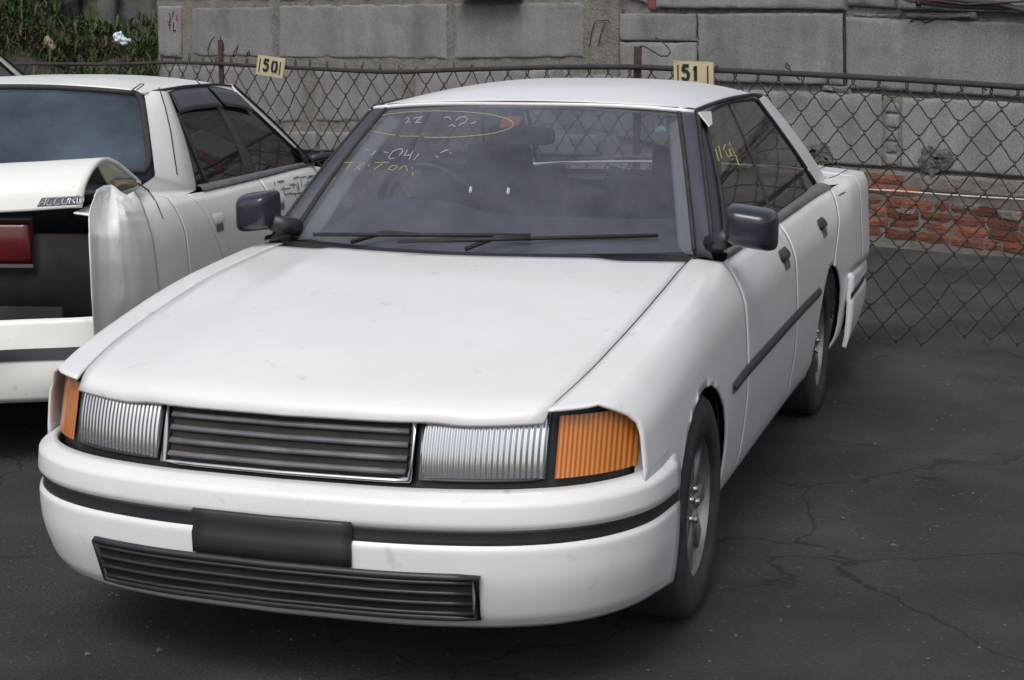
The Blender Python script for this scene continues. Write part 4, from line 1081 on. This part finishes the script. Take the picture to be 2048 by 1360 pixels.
# ---------------------------------------------------------------- the left-hand sedan, damaged tail towards us
AY = -.10
accord = empty('damaged_sedan', (-1.824, 9.0, 0), AY + math.pi)
tag(accord, 'white sedan seen from behind with buckled boot lid and crumpled rear wing', 'car', 'white sedans parked in the yard')
AM = Matrix.Translation(accord.location) @ Matrix.Rotation(AY + math.pi, 4, 'Z')
AS = dict(paint='cream', ws_mat='glass_acc', pillar_mat='cream', side_glass='glass_acc', rear_glass='glass_acc_rear', belt_mat='trim', frame_mat='cream', handle_mat='cream',
    roof_y=(.80, 2.10), roof_hw=[(.80, .535), (1.3, .552), (1.8, .55), (2.1, .53)], roof_ze=[(.80, 1.315), (1.2, 1.332), (1.6, 1.334), (2.1, 1.322)],
    roof_zc=[(.78, 1.328), (1.0, 1.358), (1.4, 1.380), (1.8, 1.380), (2.1, 1.352)], roof_p=3.0,
    ws_top=(.485, .80, 1.316), ws_base=(.665, .03, .895), ws_bow=(.04, .20), pil_top=(.545, .80, 1.316), pil_base=(.742, -.03, .888),
    x_max=[(-1.15, .70), (-1.0, .77), (-.7, .815), (-.2, .836), (.35, .842), (1.2, .848), (2.2, .848), (2.8, .840), (3.2, .80)],
    x_belt=[(-1.15, .62), (-1.0, .68), (-.7, .735), (-.2, .765), (.35, .768), (1.2, .770), (2.1, .770), (2.6, .765), (3.2, .74)],
    z_belt=[(-1.15, .64), (-.95, .69), (-.6, .77), (-.1, .855), (.2, .880), (1.2, .898), (2.1, .917), (2.6, .935), (3.0, .930), (3.2, .915)],
    crown=[(-1.15, .02), (-.8, .045), (0, .04), (.4, .03), (2.5, .055), (3.2, .05)], hood_u=.87, lid_u=.81,
    y_front=-1.08, y_rear=3.20, seams=(.05, 1.235, 2.20), lean=[(0, .0), (1, .0)], rear_lean=[(0, -.26), (.45, -.20), (.62, -.06), (.8, .04), (.92, .09), (1, .16)], deck_y=2.60, foot_y=2.37,
    wheel_y=(-.36, 2.28), handles=(1.05, 2.13), handle_t=.83, wipers=None,
    sg_top=[(.80, 1.268), (1.0, 1.298), (1.3, 1.318), (1.7, 1.320), (1.95, 1.308)], sg_front=(.06, .86), sg_rear=(2.12, 1.90), sg_x=(.555, 1.32, .45),
    sg_split=(.567, .430), b_width=.080, seal_r=.008, quarter_bar=(.918, .985), qb_top=.8, rw_top=(.515, 2.085, 1.312), rw_base=(.685, 2.51, 1.012), rw_corner=.10, gasket=.013, c_bulge=.016, c_run=.16,
    front_path=[(0, -1.16), (.25, -1.15), (.46, -1.115), (.62, -1.05), (.735, -.96), (.80, -.85), (.83, -.71)], rear_path=[(0, 3.30), (.25, 3.295), (.5, 3.27), (.7, 3.19), (.81, 2.95), (.84, 2.66)],
    lid_damaged=True, handle_h=.004, sail_mat='cream', drv=-.36, dash_dy=-.28, steer=(-.36, .62, .92),
    seats=[(-.36, 1.30, .235, 1.00, 'front_seat', True), (.36, 1.30, .235, 1.00, 'front_seat', True), (0, 2.0, .60, .93, 'rear_bench', False)])
sedan(accord, AS)
# buckled boot lid: folded up into a ridge, highest at its right-hand corner
LY = itp([(0, 2.61), (.40, 2.93), (.46, 2.97), (.60, 3.06), (.72, 3.12), (.80, 3.145), (1, 3.165)])
LZ = itp([(0, .985), (.40, 1.062), (.46, 1.066), (.60, 1.045), (.72, 1.01), (.80, .985), (1, .915)])
def lid(u, w):                                   # u = +1 at the image-right edge
    lift = max(0, (u + .1) / 1.1) ** 1.6
    k = .036 * lift * (1 if w > .4 else w / .4)
    dent = .018 * math.exp(-((u + .35) / .3) ** 2) * math.sin(math.pi * min(1, w))
    return Vector((-u * (.665 - .045 * max(0, w - .3)), LY(w) - .02 * math.sin(math.pi * w) * 0, LZ(w) + k - dent + .006 * noise.noise(Vector((u * 3, w * 4, 2)))))
bl = mesh_obj('boot_lid', fpatch(lid, -1, 1, 40, 0, 1, 40), M['cream'], accord, solid=.014)
bl['label'] = 'buckled boot lid folded up into a ridge'
def flange(w, d): p = lid(1, w); return p + Vector((.035 * d + .004, 0, -.085 * d * math.sin(math.pi * min(1, .12 + w / .46 * .88)) - .01 * d))
mesh_obj('lid_flange', fpatch(flange, .0, .46, 16, 0.05, 1, 5), M['yellowed'], bl, solid=.006)
# torn rear: dark cavity, tail panel, tail lights, bent bumper
mesh_obj('tail_panel', join(box((0, 3.10, .70), (1.30, .05, .30))), M['dark'], accord)
for sd_ in (-1, 1):
    tl_ = mesh_obj('tail_light', fpatch(lambda u, v: Vector((sd_ * (.10 + .33 * u), 3.155 - .02 * u + .012 * math.sin(math.pi * v), .74 + .16 * v)), 0, 1, 10, 0, 1, 6, sd_ > 0), M['red_lens'], accord, solid=.03)
    mesh_obj('light_frame', tube([(sd_ * .09, 3.165, .735), (sd_ * .44, 3.145, .735), (sd_ * .44, 3.145, .905), (sd_ * .09, 3.165, .905), (sd_ * .09, 3.165, .735)], .012, 4), M['black'], tl_, False)
bpth = itp([(0, 3.27), (.3, 3.26), (.55, 3.20), (.74, 3.08), (.83, 2.85)])
def bump_r(u, t):
    x = u * .85; n1 = noise.noise(Vector((u * 3, t * 2, 6)))
    return Vector((x, bpth(abs(x)) + .03 * math.sin(math.pi * t) - .05 * math.exp(-((u + .4) / .25) ** 2) + .02 * n1, .24 + .30 * t - .03 * u))
rbm = mesh_obj('rear_bumper', fpatch(bump_r, -1, 1, 50, 0, 1, 14, True), M['cream'], accord, solid=.02)
rbm['label'] = 'dented rear bumper'
mesh_obj('bumper_strip', fpatch(lambda u, t: bump_r(u, t) + Vector((0, .006, 0)), -1, 1, 50, .52, .66, 3), M['black'], rbm)
# crumpled wing edge peeled upward beside the boot opening
AI = AM.inverted()
def a_pt(px, py, xg):
    o_ = AI @ EYEV; d_ = AI.to_3x3() @ ray(px, py); t = (xg - o_.x) / d_.x; return o_ + d_ * t
fl = [[(186, 380, -.70), (200, 372, -.685), (216, 370, -.68), (226, 378, -.70), (236, 386, -.72), (246, 391, -.735), (262, 383, -.745)],
      [(183, 389, -.715), (198, 383, -.70), (214, 382, -.69), (226, 388, -.72), (238, 394, -.745), (250, 398, -.755), (270, 392, -.76)],
      [(181, 402, -.725), (196, 400, -.71), (212, 398, -.705), (226, 402, -.745), (240, 408, -.765), (256, 410, -.775), (280, 405, -.785)],
      [(179, 418, -.735), (194, 418, -.72), (212, 416, -.725), (230, 418, -.765), (246, 422, -.79), (262, 424, -.795), (288, 420, -.803)],
      [(177, 438, -.75), (194, 440, -.74), (214, 438, -.75), (236, 438, -.79), (252, 440, -.805), (268, 442, -.81), (296, 440, -.818)],
      [(176, 470, -.765), (194, 472, -.765), (216, 472, -.78), (240, 472, -.805), (258, 474, -.818), (276, 476, -.825), (304, 474, -.832)]]
fl += [[(178, 520, -.775), (196, 522, -.775), (218, 522, -.79), (242, 522, -.812), (262, 524, -.825), (282, 526, -.832), (312, 524, -.838)],
       [(182, 600, -.77), (200, 600, -.775), (222, 600, -.79), (248, 600, -.812), (268, 600, -.826), (290, 600, -.832), (320, 600, -.838)],
       [(190, 680, -.76), (206, 680, -.765), (228, 680, -.78), (254, 680, -.80), (276, 680, -.815), (298, 680, -.826), (328, 680, -.832)]]
def wing_fn(u, v):
    i, j = min(int(u), len(fl) - 2), min(int(v), 5)
    a_, b_ = u - i, v - j
    g = lambda q: a_pt(*q)
    p = (g(fl[i][j]) * (1 - b_) + g(fl[i][j + 1]) * b_) * (1 - a_) + (g(fl[i + 1][j]) * (1 - b_) + g(fl[i + 1][j + 1]) * b_) * a_
    fold = 1 - abs(noise.noise(Vector((p.y * 9, p.z * 9, 1)))) * 2
    fold2 = 1 - abs(noise.noise(Vector((p.y * 22 + p.z * 6, p.z * 17, 5)))) * 2
    amp = max(0, min(1, (3.6 - u) / 2.4))
    fold = 1 - abs(noise.noise(Vector((p.y * 6, p.z * 5, 1)))) * 2
    return p + Vector((-(.005 + .010 * amp) * fold - .004 * amp * fold2, .008 * amp * fold, .004 * amp * fold2))
fo = mesh_obj('crumpled_wing', fpatch(wing_fn, 0, len(fl) - 1, 48, 0, 6, 36), M['cream'], accord, True, solid=.003)
fo['label'] = 'torn sheet metal of the crumpled rear wing'
V = [a_pt(*p) for p in ((222, 366, -.66), (240, 360, -.64), (270, 362, -.66), (270, 374, -.69), (240, 378, -.68), (226, 374, -.67))] + [a_pt(247, 368, -.72)]
mesh_obj('torn_seal', (V, [(k, (k + 1) % 6, 6) for k in range(6)]), M['rust_stain'], accord, False, solid=.01)
mesh_obj('mirror_sail', fpatch(lambda u, r: (lambda p: Vector((-p.x - .012, p.y, p.z)))(AS['sg'](.09 * u * (1 - r), .30 * r)), 0, 1, 6, 0, 1, 6), M['black'], accord, solid=.01)
mesh_obj('mirror_stub', tube([(-.775, .14, .915), (-.83, .04, .925), (-.90, -.02, .93)], [.022, .02, .012], 8), M['black'], accord)
# smoked rain visors above the side windows
for sd_ in (-1, 1):
    for nm, s0, s1 in (('front', .03, .425), ('rear', .452, 1.0)):
        def vis(u, v):
            p = AS['sg'](s0 + (s1 - s0) * u, 1.0 - .21 * v) + Vector((.010 + .008 * v, 0, 0)); p.x *= sd_; return p
        mesh_obj('rain_visor', fpatch(vis, .01, .99, 16, 0, 1, 4, sd_ < 0), M['smoke'], accord, solid=.003)

# ---------------------------------------------------------------- a third white car, only its pillar in view at the left edge
third = empty('pale_car', (0, 0, 0), AY + math.pi)
TM = Matrix.Rotation(AY + math.pi, 4, 'Z') @ Matrix.Diagonal((1, 1, 1.15, 1))
w_ = TM @ Vector((-.545, .80, 1.316))
third.location = (-3.10 - w_.x, 9.90 - w_.y, 0)
third.scale = (1, 1, 1.15)
tag(third, 'pale car at the left edge of the yard, only a roof pillar showing', 'car', 'white sedans parked in the yard')
TS = dict(AS); TS.update(lid_damaged=False, paint='yellowed', pillar_mat='yellowed', frame_mat='yellowed', handle_mat='yellowed', sail_mat='yellowed', ws_top=(.43, .80, 1.316), ws_base=(.60, .03, .895))
sedan(third, TS)
third_inv = None
pb = [FENCE.at(14, 128, .55), FENCE.at(31, 139, .55), FENCE.at(36, 172, .55), FENCE.at(10, 172, .55)]
low = [Vector((p.x, p.y, .0)) for p in (pb[2], pb[3])]
n_ = FENCE.n * .03
V = [pb[0], pb[1], low[0] + FENCE.n * .25, low[1] + FENCE.n * .25]
o = mesh_obj('leaning_panel', (V + [p - n_ for p in V], [(0, 1, 2, 3), (7, 6, 5, 4), (0, 4, 5, 1), (1, 5, 6, 2), (2, 6, 7, 3), (3, 7, 4, 0)]), M['yellowed'], None, False)
tag(o, 'yellowish body panel leaning behind the pale car at the left edge', 'body panel')

# ================================================================= SMALL MARKS picked onto the built surfaces
bpy.context.view_layer.update()
DG = bpy.context.evaluated_depsgraph_get()
def pick(px, py):
    ok, loc, nrm, idx, ob, _ = SC.ray_cast(DG, EYEV, ray(px, py).normalized())
    if not ok: return None
    if nrm.dot(EYEV - loc) < 0: nrm = -nrm
    return loc, nrm, ob
def dens(pts, step=6.0, closed=False):
    out = []
    for (a, b) in zip(pts[:-1], pts[1:]):
        n = max(1, int(math.hypot(b[0] - a[0], b[1] - a[1]) / step))
        out += [(a[0] + (b[0] - a[0]) * k / n, a[1] + (b[1] - a[1]) * k / n) for k in range(n)]
    return out + [pts[-1]]
def stroke_vf(inv, pts, r, lift=.6, only=None, step=6.0):
    P_ = []
    for x, y in dens(pts, step):
        h = pick(x, y)
        if h and (only is None or h[2].name.split('.')[0] in only): P_.append(inv @ (h[0] + h[1] * r * lift))
    return tube(P_, r, 4) if len(P_) > 1 else None
def marks(root, inv, name, strokes, r, mat, lab=None, lift=.6, only=None, step=6.0):
    v = [s_ for s_ in (stroke_vf(inv, p, r, lift, only, step) for p in strokes) if s_]
    if not v: return None
    for q in ([join(*v)] if name == 'letter' else v):
        o = mesh_obj(name, q, M[mat], root, False)
        if lab: o['label'] = lab
    return o
LI = LM.inverted()
ell = [(875 + 152 * math.cos(t), 249 - 26.5 * math.sin(t)) for t in [R(-100 + k * 10) for k in range(29)]]
ell2 = [(875 + 152 * math.cos(t), 249 - 26.5 * math.sin(t)) for t in [R(-172 + k * 8) for k in range(7)]]
W_ = ('windscreen', 'top_seal')
marks(legacy, LI, 'chalk_ring', [ell, ell2, [(800, 273), (838, 273)]], .0014, 'chalk_y', 'yellow chalk oval drawn on the windscreen', only=W_)
marks(legacy, LI, 'chalk_stroke', [[(811, 238), (817, 235), (819, 239), (811, 246), (821, 244)], [(828, 237), (845, 234), (830, 246), (842, 245)],
    [(888, 236), (897, 234), (902, 239)], [(912, 241), (920, 235), (930, 234), (935, 238), (931, 245), (918, 250)], [(897, 253), (905, 250), (911, 254)], [(942, 248), (952, 244)]], .0013, 'chalk_w', 'white chalk figures inside the oval', only=W_)
marks(legacy, LI, 'chalk_stroke', [[(730, 301), (738, 300)], [(744, 310), (752, 302)], [(768, 304), (776, 306)], [(796, 299), (786, 303), (778, 313), (779, 318), (788, 317)], [(796, 299), (804, 298), (806, 304), (798, 311)],
    [(815, 300), (808, 312), (822, 310)], [(826, 302), (818, 320)], [(838, 308), (828, 320)], [(881, 306), (897, 299)], [(900, 306), (903, 307)], [(872, 312), (876, 315)]], .0013, 'chalk_w', 'white chalk date on the windscreen', only=W_)
marks(legacy, LI, 'chalk_stroke', [[(688, 326), (710, 325)], [(703, 326), (692, 341)], [(723, 328), (708, 341)], [(716, 326), (728, 325), (727, 331), (715, 334), (720, 341)], [(740, 328), (736, 334)], [(750, 326), (778, 325)], [(766, 327), (748, 340)],
    [(786, 331), (776, 338), (786, 341), (796, 333), (786, 331)], [(798, 340), (806, 333), (812, 332), (815, 342)], [(824, 335), (825, 338)], [(826, 346), (825, 352)]], .0013, 'chalk_y', 'slanting yellow chalk word on the windscreen', only=W_)
marks(legacy, LI, 'chalk_tick', [[(942, 376), (941, 386)]], .0045, 'chalk_w', only=W_, step=3)
marks(legacy, LI, 'chalk_tick', [[(1017, 378), (1016, 389)]], .0045, 'chalk_w', only=W_, step=3)
marks(legacy, LI, 'chalk_stroke', [[(1431, 298), (1437, 322)], [(1437, 292), (1443, 316)], [(1446, 294), (1450, 289), (1446, 300)], [(1458, 285), (1460, 292)], [(1449, 300), (1456, 314), (1462, 310), (1458, 298)], [(1463, 296), (1472, 314), (1478, 331)], [(1462, 312), (1474, 312)], [(1466, 318), (1463, 320)]],
    .0013, 'chalk_y2', 'yellow chalk scrawl on the passenger window', only=('front_side_window', 'rear_side_window'))
def decal(root, inv, name, quad, mat, lab=None, n=4, off=.002, only=None):
    V, F = [], []
    for i in range(n + 1):
        for j in range(n + 1):
            u, v = i / n, j / n
            x = (quad[0][0] * (1 - u) + quad[1][0] * u) * (1 - v) + (quad[3][0] * (1 - u) + quad[2][0] * u) * v
            y = (quad[0][1] * (1 - u) + quad[1][1] * u) * (1 - v) + (quad[3][1] * (1 - u) + quad[2][1] * u) * v
            h = pick(x, y); V.append(inv @ (h[0] + h[1] * off))
    for i in range(n):
        for j in range(n): F.append((i * (n + 1) + j, i * (n + 1) + j + 1, (i + 1) * (n + 1) + j + 1, (i + 1) * (n + 1) + j))
    o = mesh_obj(name, (V, F), M[mat], root, solid=.001)
    if lab: o['label'] = lab
    return o
decal(legacy, LI, 'sticker', [(1004, 229), (1043, 228), (1037, 249), (998, 252)], 'sticker_r', 'orange red sticker at the top of the windscreen', off=-.006)
decal(legacy, LI, 'sticker', [(1312, 247), (1332, 247), (1336, 260), (1308, 260)], 'sticker_b', 'small round blue sticker', off=-.006)
# ---- left sedan: seams, badge, peeled paint
marks(accord, AI, 'door_seam', [[(318, 176), (330, 214), (341, 262), (348, 310), (354, 350)]], .0035, 'rubber', lift=0)
marks(accord, AI, 'wing_seam', [[(276, 366), (296, 380), (312, 404), (326, 438)]], .0035, 'rubber', lift=0)
marks(accord, AI, 'roof_seam', [[(264, 180), (271, 182), (288, 169), (281, 168), (264, 180)], [(388, 156), (400, 168), (408, 174)]], .003, 'rubber', lift=0)
rp = random.Random(5)
sk = []
for k in range(46):
    x = rp.uniform(538, 622); y = 358 + rp.uniform(0, 42) + (580 - x) * .18
    if rp.random() < .55: sk.append([(x, y), (x + rp.uniform(6, 22), y - rp.uniform(1, 4))])
    else: sk.append([(x, y), (x + rp.uniform(0, 3), y + rp.uniform(6, 16))])
marks(accord, AI, 'peeled_paint', sk, .0042, 'rust_stain', 'brown patch of peeled paint on the front door', lift=-.2, step=3, only=('front_door', 'front_fender'))
GL = {'A': [[(0, 0), (.62, 1), (.78, 1), (.9, 0)], [(.3, .4), (.85, .4)]], 'C': [[(1, 1), (.2, 1), (.08, .85), (0, .12), (.1, 0), (.9, 0)]], 'O': [[(.12, 0), (0, .15), (.1, .85), (.22, 1), (.92, 1), (1, .85), (.92, .15), (.8, 0), (.12, 0)]],
      'R': [[(0, 0), (.12, 1), (.9, 1), (1, .85), (.92, .55), (.05, .5)], [(.5, .5), (.9, 0)]], 'D': [[(0, 0), (.12, 1), (.8, 1), (1, .8), (.9, .2), (.7, 0), (0, 0)]]}
st, xk = [], 0
bx = [(77, 411), (168, 406), (168, 393), (84, 398)]    # BL BR TR TL
def bpx(u, v): return (bx[0][0] * (1 - u) * (1 - v) + bx[1][0] * u * (1 - v) + bx[2][0] * u * v + bx[3][0] * (1 - u) * v, bx[0][1] * (1 - u) * (1 - v) + bx[1][1] * u * (1 - v) + bx[2][1] * u * v + bx[3][1] * (1 - u) * v)
for k, chh in enumerate('ACCORD'):
    for g_ in GL[chh]: st.append([bpx((k + .08 + .80 * a) / 6, b) for a, b in g_])
back = decal(accord, AI, 'badge', [bpx(-.02, 1.18), bpx(1.02, 1.18), bpx(1.02, -.2), bpx(-.02, -.2)], 'trim', 'dark badge plate with chrome lettering on the boot lid', 8, .001)
marks(back, AI, 'letter', st, .0027, 'chrome', lift=.9, step=2)
# ---- right sedan: pale wind deflector tips, dirt seams, boot seam
for sd_ in (-1, 1):
    a, b, c_ = Vector((.575, .80, 1.297)), Vector((.580, .985, 1.292)), Vector((.612, .80, 1.252))
    d_ = Vector((.606, .87, 1.255))
    V = [Vector((p.x * sd_, p.y, p.z)) for p in (a, b, d_, c_)]
    mesh_obj('deflector_tip', (V, [(0, 1, 2, 3)]), M['white'], legacy, False, solid=.006)
marks(legacy, LI, 'boot_seam', [[(1654, 358), (1672, 352), (1694, 340)]], .0028, 'rubber', lift=0)
marks(legacy, LI, 'filler_seam', [[(1677, 391), (1690, 384)]], .0028, 'rubber', lift=0)
